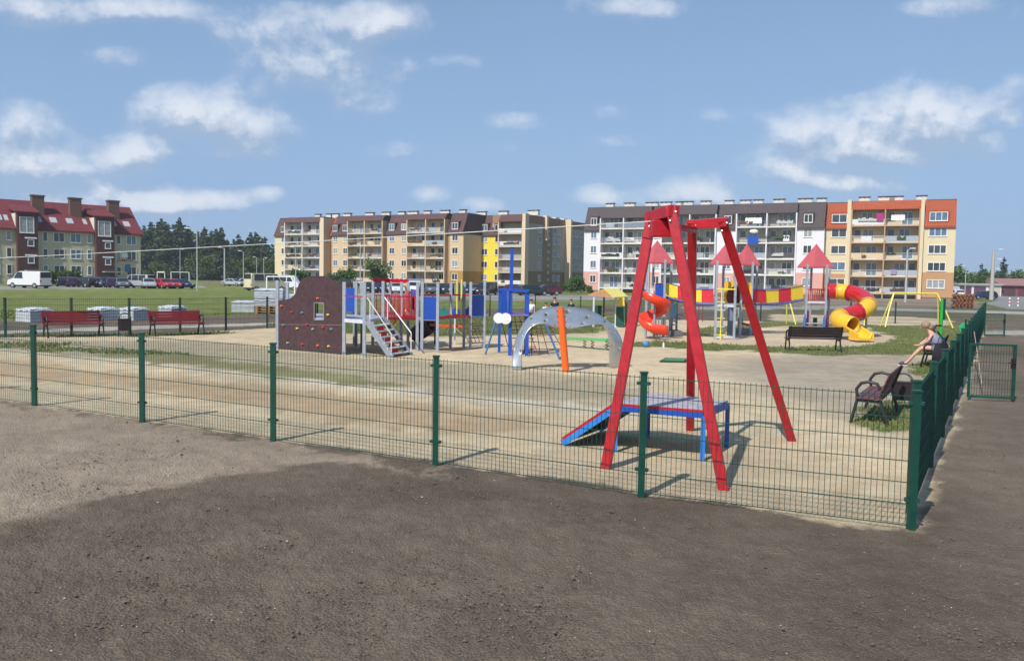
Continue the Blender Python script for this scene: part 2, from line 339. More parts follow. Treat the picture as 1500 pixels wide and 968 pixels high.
# ------------------------------------------------------------------ fences
def fence(name, label, pts, skip=0, post_w=.06, tops=1.27, wires=True, ph=1.23):
    base = Vector(pts[0]); base.z = G(base.x, base.y)
    t = thing(name, label, 'fence', base); green = globals()['green'] if pts[0].y < 20 else green_far
    for i, p in enumerate(pts):
        z = G(p.x, p.y)
        if i == 0 and skip: continue
        b = MB(); b.box((p.x-post_w/2, p.y-post_w/2, z-.1), (p.x+post_w/2, p.y+post_w/2, z+tops))
        b.box((p.x-post_w*.62, p.y-post_w*.62, z+tops), (p.x+post_w*.62, p.y+post_w*.62, z+tops+.02))
        b.build('post', green, t)
        if p.y < 20:
            d = (pts[min(i+1, len(pts)-1)]-pts[max(i-1, 0)]).normalized()
            for zz in (.28, 1.17):
                c = MB(); c.bar(p+Vector((0,0,z+zz))-d*post_w*1.05, p+Vector((0,0,z+zz))+d*post_w*1.05, .05, .03)
                c.build('clamp', green, t)
    for i in range(len(pts)-1):
        p, q = pts[i], pts[i+1]; d = q-p; Ln = d.length; n = max(2, round(Ln/.05)); far = p.y > 27
        if far: n = max(2, round(Ln/.06))
        w = .0029 if not far else .0032; m = MB(); zp, zq = G(p.x, p.y), G(q.x, q.y)
        for k in range(1, n):
            a = p+d*(k/n); z = zp+(zq-zp)*k/n; m.add([(a.x-w, a.y-w, z+.03), (a.x+w, a.y-w, z+.03), (a.x, a.y+w, z+.03), (a.x-w, a.y-w, z+ph+.02), (a.x+w, a.y-w, z+ph+.02), (a.x, a.y+w, z+ph+.02)], [(0,1,4,3),(1,2,5,4),(2,0,3,5)])
        rows = 7
        for k in range(rows):
            zz = .04+k*(ph-.04)/(rows-1)
            for s in (-1, 1):
                o_ = Vector((-d.y, d.x, 0)).normalized()*.006*s
                m.bar(p+o_+Vector((0,0,zp+zz)), q+o_+Vector((0,0,zq+zz)), .0052 if not far else .008)
        m.build('mesh_panel', green, t)
    return t
fpts = [FA+FU*2.52*i for i in range(9)]
fpts[0] = Vector((3.685, 7.60, 0))
for p in fpts: p.z = 0
fence('metal_fence', 'green wire mesh fence running across the front of the playground', fpts, post_w=.064)
spts = [FA+Vector((-.08, 0, 0))+SU*(.9+2.5*i) for i in range(20)]
spts = [FA+FU*-.0] + spts
fence('metal_fence', 'green wire mesh fence receding along the right side of the playground', [p for p in spts[1:]], post_w=.07, tops=1.30)
fence('metal_fence', 'dark green wire fence behind the red benches at the far left', [Vector((p.x, p.y, 0)) for p in LF], tops=1.25)
q0, q1 = Vector((LF[-1].x, LF[-1].y, 0)), backL
fence('metal_fence', 'far green fence between the climbing structure and the meadow', [q0+(q1-q0)*(i/6) for i in range(7)], 1, tops=1.25)
e = Vector((spts[-1].x, spts[-1].y, 0))
fence('metal_fence', 'far green fence behind the swings and the tube slide', [backL+(e-backL)*(i/11) for i in range(12)], 1, tops=1.25)
def gate(name, label, A, B, h, z0=.08, bar=.04):
    A = Vector((A.x, A.y, G(A.x, A.y))); B = Vector((B.x, B.y, G(B.x, B.y))); t = thing(name, label, 'gate', A)
    m = MB(); U = Vector((0,0,1))
    m.bar(A+U*z0, B+U*z0, bar); m.bar(A+U*h, B+U*h, bar); m.bar(A+U*(z0-.02), A+U*(h+.02), bar); m.bar(B+U*(z0-.02), B+U*(h+.02), bar*1.25)
    m.build('gate_frame', green, t)
    m = MB(); n = int((B-A).length/.05)
    for k in range(1, n): p = A+(B-A)*(k/n); m.bar(p+U*z0, p+U*h, .006)
    for k in range(1, 6): m.bar(A+U*(z0+(h-z0)*k/6), B+U*(z0+(h-z0)*k/6), .008)
    m.build('mesh_infill', green, t)
    m = MB(); c = B+U*(h*.68); d = (B-A).normalized(); m.bar(c-d*.02-U*.10, c-d*.02+U*.10, .06, .07); m.bar(c+Vector((0,-.06,.02)), c-d*.14+Vector((0,-.06,.02)), .02)
    m.build('lock', black, t); return t
gate('metal_gate', 'open green mesh gate nearer to the camera, swung out from the side fence', at(1418, 586), at(1483, 589), 1.12)
gate('metal_gate', 'small distant green mesh gate swung out at the far corner', gx(1443, 38), gx(1472, 38), 1.02)
b = MB(); a_ = pt(1427, 486, 24); b.tube([a_, gx(1443, 17.5)+Vector((0,0,.25))], .009, 6)
tag(b.build('wooden_stick', mat('stick', (.5, .4, .25)), None), 'thin pale stick leaning on the side fence behind the near gate', 'stick')

# ------------------------------------------------------------------ zip-line tower
def zip_tower():
    base = [at(887, 686), at(1060, 716), at(1011, 630), at(1160, 645)]
    top = [Vector((1.63, 10.05, 2.95)), Vector((1.77, 9.5, 2.98)), Vector((2.33, 11.05, 2.94)), Vector((2.68, 10.85, 2.96))]
    t = thing('zip_line_tower', 'tall red four legged steel zip line tower in front', 'play tower', (2.4, 10.6, 0))
    for p, q in zip(base, top):
        m = MB(); d = (q-p).normalized(); m.bar(p-d*.12, q+d*.05, .115, .115, (0.3,1,0)); m.build('leg', red_p, t, bevel=.008)
    a, b_, c, d = top; mn = (a+b_)/2; mf = (c+d)/2
    for p, q, w in ((a, b_, .13), (c, d, .12)):
        m = MB(); e_ = (q-p).normalized()*.06; m.bar(p-e_, q+e_, w, w); m.build('crossbar', red_p, t, bevel=.006)
    m = MB(); m.bar(mn-Vector((0,0,.12)), c-Vector((-.03,0,.07)), .075, .08); m.build('ridge_beam', red_p, t, bevel=.006)
    m = MB(); m.box((mn.x-.12, mn.y-.12, mn.z-.26), (mn.x+.12, mn.y+.10, mn.z-.07)); m.build('cable_housing', red_p, t, bevel=.01)
    for p in (a, b_, c, d):
        for k in (-.05, .05):
            m = MB(); m.ball(p+Vector((k*.6, -.07, k-.06)), .016, 8); m.build('bolt', steel, t)
    w = MB(); pts = []
    s0 = mn+Vector((-.12, 0, -.08))
    for k in range(41):
        u = k/40; x = s0.x-34*u; y = s0.y+17.5*u; pts.append((x, y, s0.z-1.05*u-1.6*u*(1-u)*.35))
    w.tube(pts, .006, 6); w.build('cable', mat('steel_cable', (.62, .62, .6), .5, .2), t)
zip_tower()
def zip_platform():
    fl, fr, bl, br = Vector((1.36, 10.8, 0)), Vector((2.40, 10.40, 0)), Vector((1.96, 11.9, 0)), Vector((2.93, 11.3, 0))
    for p in (fl, fr, bl, br): p.z = G(p.x, p.y)
    t = thing('zip_line_platform', 'low blue framed grey platform with a ramp under the red tower', 'platform', (2.1, 11.1, 0)); H = .60; U = Vector((0,0,1))
    for i, p in enumerate((fl, fr, bl, br)):
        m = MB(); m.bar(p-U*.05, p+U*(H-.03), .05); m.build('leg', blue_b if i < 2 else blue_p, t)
    m = MB()
    for p, q in ((fl, fr), (fr, br), (br, bl), (bl, fl)): m.bar(p+U*(H-.03), q+U*(H-.03), .05, .07)
    m.build('frame', blue_p, t)
    m = MB(); up_ = [p+U*(H+.01) for p in (fl, fr, br, bl)]; m.prism(up_, (0,0,.03)); m.build('deck', mat('worn_deck', (.40, .36, .40), .55, var=.3, scale=9), t)
    m = MB(); m.bar(fl+U*(H+.02), fr+U*(H+.02), .055, .03); m.build('red_edge', red_p, t)
    e0 = at(824, 652); e1 = e0+(bl-fl); D = (e0-fl)
    m = MB(); m.prism([fl+U*(H-.02), e0+U*.02, e1+U*.02, bl+U*(H-.02)], (0,0,.03)); m.build('ramp_board', black, t)
    for p, q in ((fl, e0), (bl, e1)):
        m = MB(); m.bar(p+U*(H-.02), q+U*.03, .03, .09); m.build('ramp_side', blue_b, t)
        m = MB(); m.bar(p+U*(H+.04), q+U*.09, .032, .035); m.build('ramp_edge', red_p, t)
zip_platform()

# ------------------------------------------------------------------ benches and bins
def bench(fr, sl, backm=None):
    t = thing('park_bench', 'bench', 'bench')
    W = .9
    for s in (-1, 1):
        x = s*(W-.06); m = MB()
        m.tube([(x, -.26, 0), (x, -.17, .40), (x, -.19, .56), (x, -.12, .66), (x, .0, .69), (x, .12, .66), (x, .17, .56)], .026, 8)
        m.build('front_leg', fr, t, smooth=True)
        m = MB(); m.tube([(x, .30, 0), (x, .17, .40), (x, .24, .62), (x, .32, .84)], .028, 8); m.build('rear_leg', fr, t, smooth=True)
        m = MB(); m.bar((x, -.19, .38), (x, .19, .37), .04, .05); m.build('seat_support', fr, t)
    m = MB()
    for k in range(4): y = -.20+k*.105; m.box((-W, y, .41), (W, y+.095, .435))
    m.build('seat', sl, t)
    m = MB()
    for k in range(4):
        z = .47+k*.092; y = .175+k*.035
        m.bar((-W, y, z+.04), (W, y, z+.04), .022, .086, (0, .3, 1))
    m.build('backrest', backm or sl, t); return t
b1 = bench(black, woodred); place(b1, (-14.35, 27.55, G(-14, 27)), R(43), 'red slatted bench with black arms, left of the litter bin')
b2 = copy_tree(b1); place(b2, (-11.6, 29.15, G(-11, 29)), R(43), 'red slatted bench with black arms, right of the litter bin')
b3 = bench(mat('dark_frame', (.03, .026, .03), .5), maroon); place(b3, (6.20, 14.25, G(6, 14)), R(-120), 'maroon slatted bench with dark arms nearest the corner of the side fence')
b4 = bench(black, mat('dark_wood', (.028, .018, .018), .5, var=.2)); place(b4, (10.1, 28.2, G(10, 28)), R(178), 'black bench seen from behind beside the yellow slide exit')
b5 = copy_tree(b4); place(b5, (12.0, 23.9, G(12, 24)), R(-120), 'dark bench by the green pole with a woman sitting on it')
def bin_(p, rz, label, s=1):
    t = thing('litter_bin', label, 'bin')
    for x in (-.19, .19):
        m = MB(); m.bar((x, 0, 0), (x, 0, .62), .03); m.build('leg', black, t)
    m = MB(); m.prism([(-.165, -.12, .20), (.165, -.12, .20), (.165, .12, .20), (-.165, .12, .20)], (0,0,.38)); m.build('body', mat('bin_body', (.018, .011, .015), .5), t, bevel=.01)
    m = MB(); m.tube([(-.19*math.cos(a), 0, .60+.18*math.sin(a)) for a in [math.pi*k/10 for k in range(11)]], .024, 7); m.build('arch_handle', mat('bin_arch', (.10, .10, .11), .4), t, smooth=True)
    m = MB(); m.box((-.175, -.13, .58), (.175, .13, .60)); m.build('rim', black, t)
    return place(t, p, rz, s=s)
bin_(at(183, 493), R(35), 'dark litter bin between the two red benches')
bin_(at(1321, 599), R(-20), 'dark litter bin behind the nearest bench', .84)

# ------------------------------------------------------------------ climbing structure at left
def railing(t, p, q, z0, z1, mt, n=9, w=.02, name='railing', rail=.035):
    p, q = Vector(p), Vector(q); U = Vector((0,0,1)); m = MB()
    m.bar(p+U*z0, q+U*z0, rail); m.bar(p+U*z1, q+U*z1, rail)
    for k in range(1, n): a = p+(q-p)*(k/n); m.bar(a+U*z0, a+U*z1, w)
    return m.build(name, mt, t)
def panel(t, p, q, z0, z1, mt, th=.03, name='panel'):
    m = MB(); p, q = Vector(p), Vector(q); m.bar(p+Vector((0,0,(z0+z1)/2)), q+Vector((0,0,(z0+z1)/2)), th, z1-z0); return m.build(name, mt, t, bevel=.006)
def climbing():
    L, Rr = at(405, 511), at(503, 519.5)
    t = thing('climbing_structure', 'long grey post climbing structure with a brown climbing wall, stairs and blue panels', 'play structure', (-3, 24.5, 0))
    prof = [(405, 440), (418, 439), (426, 437), (432, 431), (436, 420), (440, 411), (446, 407), (456, 404), (476, 404.5), (484, 408), (490, 412), (496, 415), (503, 416)]
    def top(x):
        for (a, b_), (c, d) in zip(prof, prof[1:]):
            if a <= x <= c: return b_+(d-b_)*(x-a)/(c-a)
        return 416
    xs = sorted(set([405+98*i/36 for i in range(37)]+[461, 474])); n = Vector((Rr.y-L.y, L.x-Rr.x, 0)).normalized()*-.05
    if n.y < 0: n = -n
    m = MB()
    for a, b_ in zip(xs, xs[1:]):
        ba = 511+(a-405)*8.5/98+3; bb = 511+(b_-405)*8.5/98+3
        spans = [(ba, bb, top(a), top(b_))]
        if a >= 461 and b_ <= 474: spans = [(ba, bb, 468, 468.3), (444, 444, top(a), top(b_))]
        for (y0, y1, y2, y3) in spans: m.prism([onp(a, y0, L, Rr), onp(b_, y1, L, Rr), onp(b_, y3, L, Rr), onp(a, y2, L, Rr)], n)
    m.build('climbing_wall', brownp, t, weld=True)
    m = MB(); p0 = onp(405, 475, L, Rr)-n*.06; p1 = onp(503, 476, L, Rr)-n*.06; m.bar(p0, p1, .006, .012); m.build('panel_seam', mat('seam', (.25, .18, .17)), t)
    m = MB(); sp = []
    for (x, y) in ((460.5, 443.5), (474.5, 443.5), (474.5, 468.7), (460.5, 468.7)): sp.append(onp(x, y, L, Rr)-n*.1)
    for i in range(4): m.bar(sp[i], sp[(i+1) % 4], .022)
    m.build('window_trim', mat('trim', (.24, .22, .23)), t)
    hold = {'o': mat('hold_orange', (.75, .16, .03)), 'r': mat('hold_red', (.5, .04, .03)), 'y': mat('hold_yellow', (.75, .5, .08)), 'b': mat('hold_blue', (.15, .25, .4)), 'g': mat('hold_green', (.25, .4, .25))}
    for x, y, c in ((413, 448, 'o'), (428, 457, 'r'), (443, 458, 'b'), (466, 437, 'o'), (481, 461, 'y'), (416, 476, 'b'), (436, 481, 'y'), (451, 475, 'r'), (459, 482, 'g'), (474, 479, 'r'), (486, 482, 'b'), (422, 502, 'g'), (444, 504, 'r'), (466, 506, 'o'), (482, 507, 'y')):
        m = MB(); c0 = onp(x, y, L, Rr)-n.normalized()*.02; m.ball(c0, .038, 8, (1.2, .6, .85)); m.tube([c0, c0-n.normalized()*.03], .022, 7); m.build('climbing_hold', hold[c], t, smooth=True)
    def post(px, by, ty, w=.09, mt=grey_p):
        p = at(px, by); z = pt(px, ty, p.y).z; m = MB(); m.bar(p-Vector((0,0,.1)), (p.x, p.y, z), w); m.build('post', mt, t, bevel=.006); return p
    U = Vector((0,0,1))
    P = {}
    P['l'] = post(406.5, 511, 411); P['r'] = post(504, 519.5, 413)
    for k, px, by, ty in (('a', 533.5, 523, 413), ('b', 560.7, 514, 412), ('c', 521.5, 507, 412), ('d', 519, 504, 412), ('e', 530, 511, 413), ('f', 546, 506, 413), ('g', 571, 503, 412), ('h', 587.5, 512, 413), ('h2', 597.5, 505, 413), ('i', 611, 514, 414), ('j', 617.8, 516, 413), ('k', 640.5, 516.5, 413), ('l2', 659.7, 510, 414), ('m', 679.3, 508, 412.5), ('n', 688.6, 511.5, 413), ('o', 708.8, 510, 413), ('p', 421, 503, 413.5)):
        P[k] = post(px, by, ty, .085)
    dz = .95
    def deck(ps, z, mt=grey_p):
        m = MB(); m.prism([Vector((p.x, p.y, z)) for p in ps], (0,0,.07)); m.build('deck', mt, t)
    deck([P['r'], P['a'], P['e'], P['c']], dz); deck([P['a'], P['b'], P['f'], P['e']], dz); deck([P['b'], P['i'], P['h2'], P['g']], dz-.02, mat('red_deck', (.28, .04, .04)))
    deck([P['l'], P['r'], P['c'], P['p']], dz)
    deck([P['j'], P['k'], P['l2'], P['i']], dz); deck([P['n'], P['o'], P['o']+Vector((.1, 1.2, 0)), P['m']], dz)
    m = MB(); m.bar(P['r']+U*(dz+.0), P['a']+U*(dz+.0), .05, .10); m.build('deck_edge', lgrey, t)
    railing(t, P['b'], P['i'], .98, 1.60, red_p, 12, .022); railing(t, P['g'], P['h2'], .98, 1.60, red_r, 10, .022); railing(t, P['h'], P['i'], 1.0, 1.6, red_p, 5, .022)
    railing(t, P['f'], P['g'], 1.0, 1.58, red_r, 5)
    m = MB(); m.bar(P['r']+U*1.62, P['a']+U*1.62, .03); m.build('top_rail', red_p, t)
    panel(t, P['j'], P['k'], .96, 1.62, blue_p, name='side_panel'); panel(t, P['n'], P['o'], 1.02, 1.66, blue_p, name='side_panel')
    panel(t, P['d']-Vector((.4,0,0)), P['c']+Vector((.0, 0, 0)), 1.05, 1.8, blue_p, name='side_panel')
    panel(t, P['g']+Vector((.5, .3, 0)), P['h']+Vector((.2, .3, 0)), 1.1, 1.75, red_r, name='side_panel')
    panel(t, P['h2']+Vector((.05, .3, 0)), P['i']+Vector((-.1, .5, 0)), 1.15, 1.8, mat('violet_panel', (.16, .12, .5)), name='side_panel')
    for a, c in (('f', 'g'), ('g', 'h2')):
        m = MB(); p, q = P[a]+U*2.06, P[c]+U*2.06; pts = [p+(q-p)*(k/14) for k in range(15)]
        m.prism([x-U*.08 for x in pts]+[pts[k]+U*(.03+.03*abs(math.sin(k*.9))) for k in range(14, -1, -1)], (0, .03, 0)); m.build('crest_board', red_p, t)
    for a, c in (('i', 'l2'), ('l2', 'm'), ('j', 'l2'), ('m', 'n')):
        m = MB(); m.bar(P[a]+U*1.66, P[c]+U*1.64, .045, .05); m.build('hand_beam', red_r, t)
    for a, c in (('k', 'l2'), ('l2', 'm'), ('k', 'n')):
        m = MB(); m.bar(P[a]+U*1.02, P[c]+U*1.02, .05, .06); m.build('floor_beam', red_r, t)
    m = MB(); a, c = P['k'], P['n']
    for k in range(9): p = a+(c-a)*((k+.5)/9); m.bar(p+U*1.0+Vector((0,.0,0)), p+U*1.0+Vector((0, .7, 0)), .11, .03)
    m.build('bridge_planks', mat('plank_red', (.3, .06, .05)), t)
    for px in (669, 675.5):
        p = pt(px, 460, 26.5); m = MB(); m.bar((p.x, p.y, 1.0), (p.x, p.y, 2.15), .035); m.build('play_pole', yell, t)
    m = MB(); c = pt(672, 425, 26.6); m.prism([c+Vector((-.14, 0, -.35)), c+Vector((.16, 0, -.35)), c+Vector((.16, 0, .15)), c+Vector((.01, 0, .3)), c+Vector((-.14, 0, .15))], (0, .03, 0)); m.build('play_board', mat('board_olive', (.25, .28, .2)), t)
    for px in (650, 668, 686):
        c = pt(px, 457, 26.9); m = MB(); m.box((c.x-.13, c.y, c.z-.13), (c.x+.13, c.y+.02, c.z+.10)); m.prism([(c.x-.05, c.y-.01, c.z+.10), (c.x+.05, c.y-.01, c.z+.10), (c.x, c.y-.01, c.z+.2)], (0,.03,0)); m.build('picture_panel', blue_p if px > 651 else mat('teal', (.02, .2, .18)), t)
    # stairs
    top_l, bot_l = P['a']+U*(dz+.03)+Vector((.08,-.05,0)), at(573, 523.5); top_r = P['b']+U*(dz-.0)+Vector((.05,-.05,0)); bot_r = at(602, 520)
    for p, q in ((top_l, bot_l), (top_r, bot_r)):
        m = MB(); m.bar(p, q, .05, .16); m.build('stair_stringer', grey_p if p is top_l else mat('stringer_dark', (.2, .21, .24)), t)
        pr, qr = p+U*.62, q+U*.62; m = MB(); m.tube([pr, qr], .017, 6); m.tube([qr, q], .014, 6); m.tube([p+(q-p)*.12, pr+(qr-pr)*.12], .014, 6); m.build('handrail', white, t)
    for k in range(1, 7):
        a = top_l+(bot_l-top_l)*(k/6.6); c = top_r+(bot_r-top_r)*(k/6.6)
        m = MB(); m.bar(a, c, .17, .03, (0,0,1)); m.build('tread', lgrey, t)
        m = MB(); mid = (a+c)/2; m.bar(mid+Vector((-.08,.06,-.1)), mid+Vector((.08,.06,-.1)), .02, .17); m.build('riser', red_r, t)
    # slides and nets behind
    m = MB(); m.grid([[Vector((-4.4+s*.02-.0+.9*u, 27.6+w_, .35+1.1*max(0, u-.35)+(.12 if abs(w_) > .25 else 0))) for w_ in (-.3, -.25, .25, .3)] for u in [k/10 for k in range(11)] for s in (0,)]); m.build('slide', yel, t, solid=.02)
    m = MB(); a = pt(607, 492, 27.5); c = pt(632, 475, 27.2); m.tube([a, a+(c-a)*.3+Vector((0,0,.02)), c], .26, 14, cap=False); m.build('tunnel', mat('dark_violet', (.03, .012, .04), .4), t, smooth=True, solid=.02)
    m = MB(); m.bar(pt(629, 476, 27.4), pt(682, 478.5, 27.8), .06, .08); m.build('balance_beam', orange, t)
    for px in (637, 666):
        p = gx(px, 27.6); m = MB(); m.bar(p, p+U*.85, .05); m.build('beam_support', black if px == 637 else lgrey, t)
    m = MB(); a, c = P['n'], P['o']
    for k in range(1, 5): m.bar(a+U*(.18*k), c+U*(.18*k), .025)
    m.build('ladder_rungs', mat('rung', (.12, .13, .16)), t)
    m = MB(); a = gx(681, 28.4); 
    for k in range(6): m.tube([a+Vector((k*.13, 0, 0)), a+Vector((k*.13-.35, .2, .8))], .012, 5)
    for k in range(5): m.tube([a+Vector((-.07*k, .04*k, .16*k)), a+Vector((.65-.07*k, .04*k, .16*k))], .012, 5)
    m.build('climbing_net', netm, t)
    m = MB(); m.tube([pt(666, 480, 27.5), pt(686, 497, 28.2)], .02, 6); m.build('net_rail', white, t)
    return t
climbing()

# ------------------------------------------------------------------ blue tower with the rope net
def blue_tower():
    t = thing('climbing_tower', 'blue climbing tower with tall mast, barred cabin and rope net', 'play tower', (0, 24, 0)); U = Vector((0,0,1))
    a, b_ = at(746.7, 520.5), at(771.5, 521)
    for p, ty in ((a, 426), (b_, 425)):
        m = MB(); m.bar(p-U*.1, (p.x, p.y, pt(750, ty, p.y).z), .10); m.build('post', blue_p, t, bevel=.005)
    m = MB(); m.bar((a.x+.01, a.y+.05, 1.8), (a.x+.02, a.y+.05, pt(747, 364, a.y).z), .10); m.build('mast', blue_p, t, bevel=.005)
    m = MB(); q = Vector((a.x+.02, a.y+.05, pt(747, 364, a.y).z)); m.box((q.x-.05, q.y-.05, q.z), (q.x+.05, q.y+.05, q.z+.04)); m.build('mast_cap', black, t)
    Y = a.y; xl = pt(731.5, 440, Y).x; xr = pt(774, 440, Y).x; zd = pt(750, 460, Y).z; zt = pt(750, 424.5, Y).z
    m = MB(); m.box((xl-.02, Y-.1, zd-.05), (xr+.02, Y+1.0, zd)); m.build('deck', mat('violet_deck', (.17, .13, .35)), t)
    bk = Y+.95
    for p, q, n in (((xl, Y-.06, 0), (a.x, Y-.06, 0), 6), ((xl, Y-.06, 0), (xl, bk, 0), 6), ((xl, bk, 0), (a.x-.1, bk, 0), 4)):
        railing(t, p, q, zd+.03, zt-.01, blue_p, n, .04, 'bar_railing', .06)
    m = MB(); m.bar((xl, Y-.05, zt), (xr, Y-.05, zt-.03), .05, .07); m.bar((xl, bk, zt), (xr, bk, zt-.03), .05, .07); m.bar((xr, Y, zt-.03), (xr, bk, zt-.03), .05, .07); m.build('top_frame', blue_p, t)
    for x in (xl, xr-.05):
        m = MB(); m.bar((x, bk, 0), (x, bk, zt), .08); m.build('post', blue_p, t)
    c = pt(731, 466, Y-.15); m = MB(); pts = []
    for cx_, r_, z_ in ((c.x-.01, .15, 0), (c.x+.19, .16, -.01), ):
        m.prism([Vector((cx_+r_*math.cos(k*math.pi/10), c.y-(.001 if cx_ > c.x else 0), c.z+z_+r_*math.sin(k*math.pi/10))) for k in range(20)], (0, .03, 0))
    m.build('cloud_board', white, t)
    for p0, p1 in (((727, 468), (711, 519)), ((799, 474), (820, 527))):
        g = at(*p1); h = pt(p0[0], p0[1], g.y+.35); m = MB(); m.tube([h, g], .028, 8); m.build('strut', mat('strut_blue', (.03, .12, .33)), t)
    m = MB(); A = Vector((b_.x+.05, Y+.2, zd)); B = Vector((xr+.45, Y+.3, zd)); n = 6
    for k in range(n):
        u = k/(n-1); p = A+Vector((.42*u, 0, -.02)); g = Vector((b_.x-.1+1.25*u, Y+.35, 0.0)); m.tube([p, g], .011, 5)
    for j in range(1, 6):
        u = j/6; p = Vector((b_.x+.05-.15*u, Y+.2+.15*u, zd*(1-u))); q = Vector((b_.x+.47+.68*u, Y+.2+.15*u, zd*(1-u))); m.tube([p, (p+q)/2-U*.03, q], .011, 5)
    m.build('rope_net', netm, t)
    m = MB()
    for k in range(4):
        x = xl+.3+k*.13; m.tube([(x, Y+.4, zd), (x+.1+.12*k, Y+.2, 0)], .012, 5)
    for j in range(1, 5): m.tube([(xl+.3, Y+.35, zd*j/5), (xl+.85+.3*(1-j/5), Y+.35, zd*j/5)], .012, 5)
    m.build('rope_net', mat('red_rope', (.4, .03, .04), .8), t)
    m = MB(); p = pt(735, 472, Y+.4); m.tube([p, gx(748, Y+.2)], .012, 5); m.build('rope', dark, t)
blue_tower()

# ------------------------------------------------------------------ steel arch with orange pole
def arch():
    t = thing('climbing_arch', 'curved perforated silver climbing arch with an orange pole', 'climbing arch', (1.4, 20.8, 0))
    up_ = [(750, 541), (751, 520), (754, 503), (759, 488), (766, 475), (776, 463), (788, 455), (802, 450.5), (820, 449), (840, 450), (858, 453), (874, 459), (887, 467), (898, 477), (906, 488), (911, 500), (911, 515), (909, 528), (906, 540)]
    lo = [(765, 542), (764.5, 525), (765.5, 510), (768, 497), (772, 487), (779, 479), (788, 475), (799, 475), (812, 480), (824, 483), (840, 481), (856, 477.5), (871, 475), (884, 474.5), (888, 482), (891, 495), (892, 510), (892.5, 525), (893, 538)]
    n = len(up_); Y0, Y1 = 20.3, 21.4; rows = []
    for i in range(n):
        u = i/(n-1); Y = Y0+(Y1-Y0)*u; mid = math.sin(math.pi*u)
        a = pt(*up_[i], Y+.40*mid); c = pt(*lo[i], Y-.28*mid-(.35 if u > .75 else 0)*(u-.75)*2)
        row = []
        for k in range(9): w = k/8; p = a+(c-a)*w; p = p+Vector((0, -.16*mid*math.sin(math.pi*w), -.05*mid*math.sin(math.pi*w))); row.append(p)
        rows.append(row)
    # smooth subdivision and holes by leaving faces out
    def cr_(p0, p1, p2, p3, s): return .5*((2*p1)+(p2-p0)*s+(2*p0-5*p1+4*p2-p3)*s*s+(3*p1-p0-3*p2+p3)*s**3)
    fine = []
    for i in range(n-1):
        for s in range(4): fine.append([cr_(rows[max(i-1,0)][k], rows[i][k], rows[i+1][k], rows[min(i+2,n-1)][k], s/4) for k in range(9)])
    fine.append(rows[-1])
    m = MB(); m.grid(fine); holes = set()
    for i in range(6, len(fine)-4, 7):
        for k in ((2, 5) if i % 2 else (1, 6)): holes.add((i, k))
    m.f = [f for idx, f in enumerate(m.f) if (idx//8, idx % 8) not in holes]
    o = m.build('arch_sheet', steel, t, smooth=True, solid=.012)
    m = MB(); b_ = at(829.5, 545); tp = pt(821, 450, b_.y); m.tube([b_-Vector((0,0,.1)), tp], .085, 16); m.build('pole', orange, t, smooth=True)
    for s in (-1, 1):
        for k in range(5):
            p = tp+(b_-tp)*(.06+k*.085); m = MB(); m.ball(p+Vector((s*.09, -.02, 0)), .016, 6); m.build('rivet', black, t)
    for s in (-1, 1):
        p = tp+(b_-tp)*.35; m = MB(); m.tube([p, p+Vector((s*.12, 0, .03)), p+Vector((s*.2, .02, .12))], .012, 6); m.build('bracket', mat('brown_bracket', (.3, .09, .04)), t)
arch()

# ------------------------------------------------------------------ springy board, trampoline, ball
t = thing('balance_board', 'long green springy balance board beyond the silver arch', 'play board', gx(862, 27)); 
m = MB(); a, c = Vector((1.75, 28.0, .40)), Vector((3.25, 26.4, .37)); a = pt(822, 495, 28); c = pt(893, 498, 26.6); m.bar(a, c, .34, .07); m.build('board', mat('board_green', (.10, .42, .13), .5), t, bevel=.01)
for u in (.08, .5, .66, .95):
    p = a+(c-a)*u; m = MB(); m.tube([Vector((p.x+.05*math.cos(k*.9), p.y+.05*math.sin(k*.9), .02+k*(p.z-.04)/20)) for k in range(21)], .012, 5); m.build('spring', black, t)
m = MB(); q = [at(966, 530.5), at(1004, 531.5), at(1012, 526.5), at(975, 525.5)]; m.prism([p+Vector((0,0,.005)) for p in q], (0,0,.03)); m.build('tmp', dark)
o = bpy.data.objects['tmp']; o.name = 'ground_trampoline'; tag(o, 'small sunken trampoline with a green bed in the sand', 'trampoline')
m = MB(); ce = sum(q, Vector())/4; m.prism([ce+(p-ce)*.8+Vector((0,0,.036)) for p in q], (0,0,.012)); m.build('bed', mat('mat_green', (.06, .22, .08)), None)
bb = bpy.data.objects['bed']; bb.parent = o; bb.location = bb.location-o.location
m = MB(); p = at(946, 508.5); m.ball(p+Vector((0,0,.11)), .11, 16); tag(m.build('ball', mat('blue_ball', (.07, .25, .5), .4, var=.5, scale=9), None, smooth=True), 'blue ball lying on the grass strip below the red slide', 'ball')
m = MB(); p = at(972, 508.5); m.tube([p, p+Vector((0, 0, .14))], [.035, .03], 10); m.tube([p+Vector((0,0,.14)), p+Vector((0,0,.18))], .014, 8); tag(m.build('bottle', white, None, smooth=True), 'small white bottle standing on the sand right of the blue ball', 'bottle')

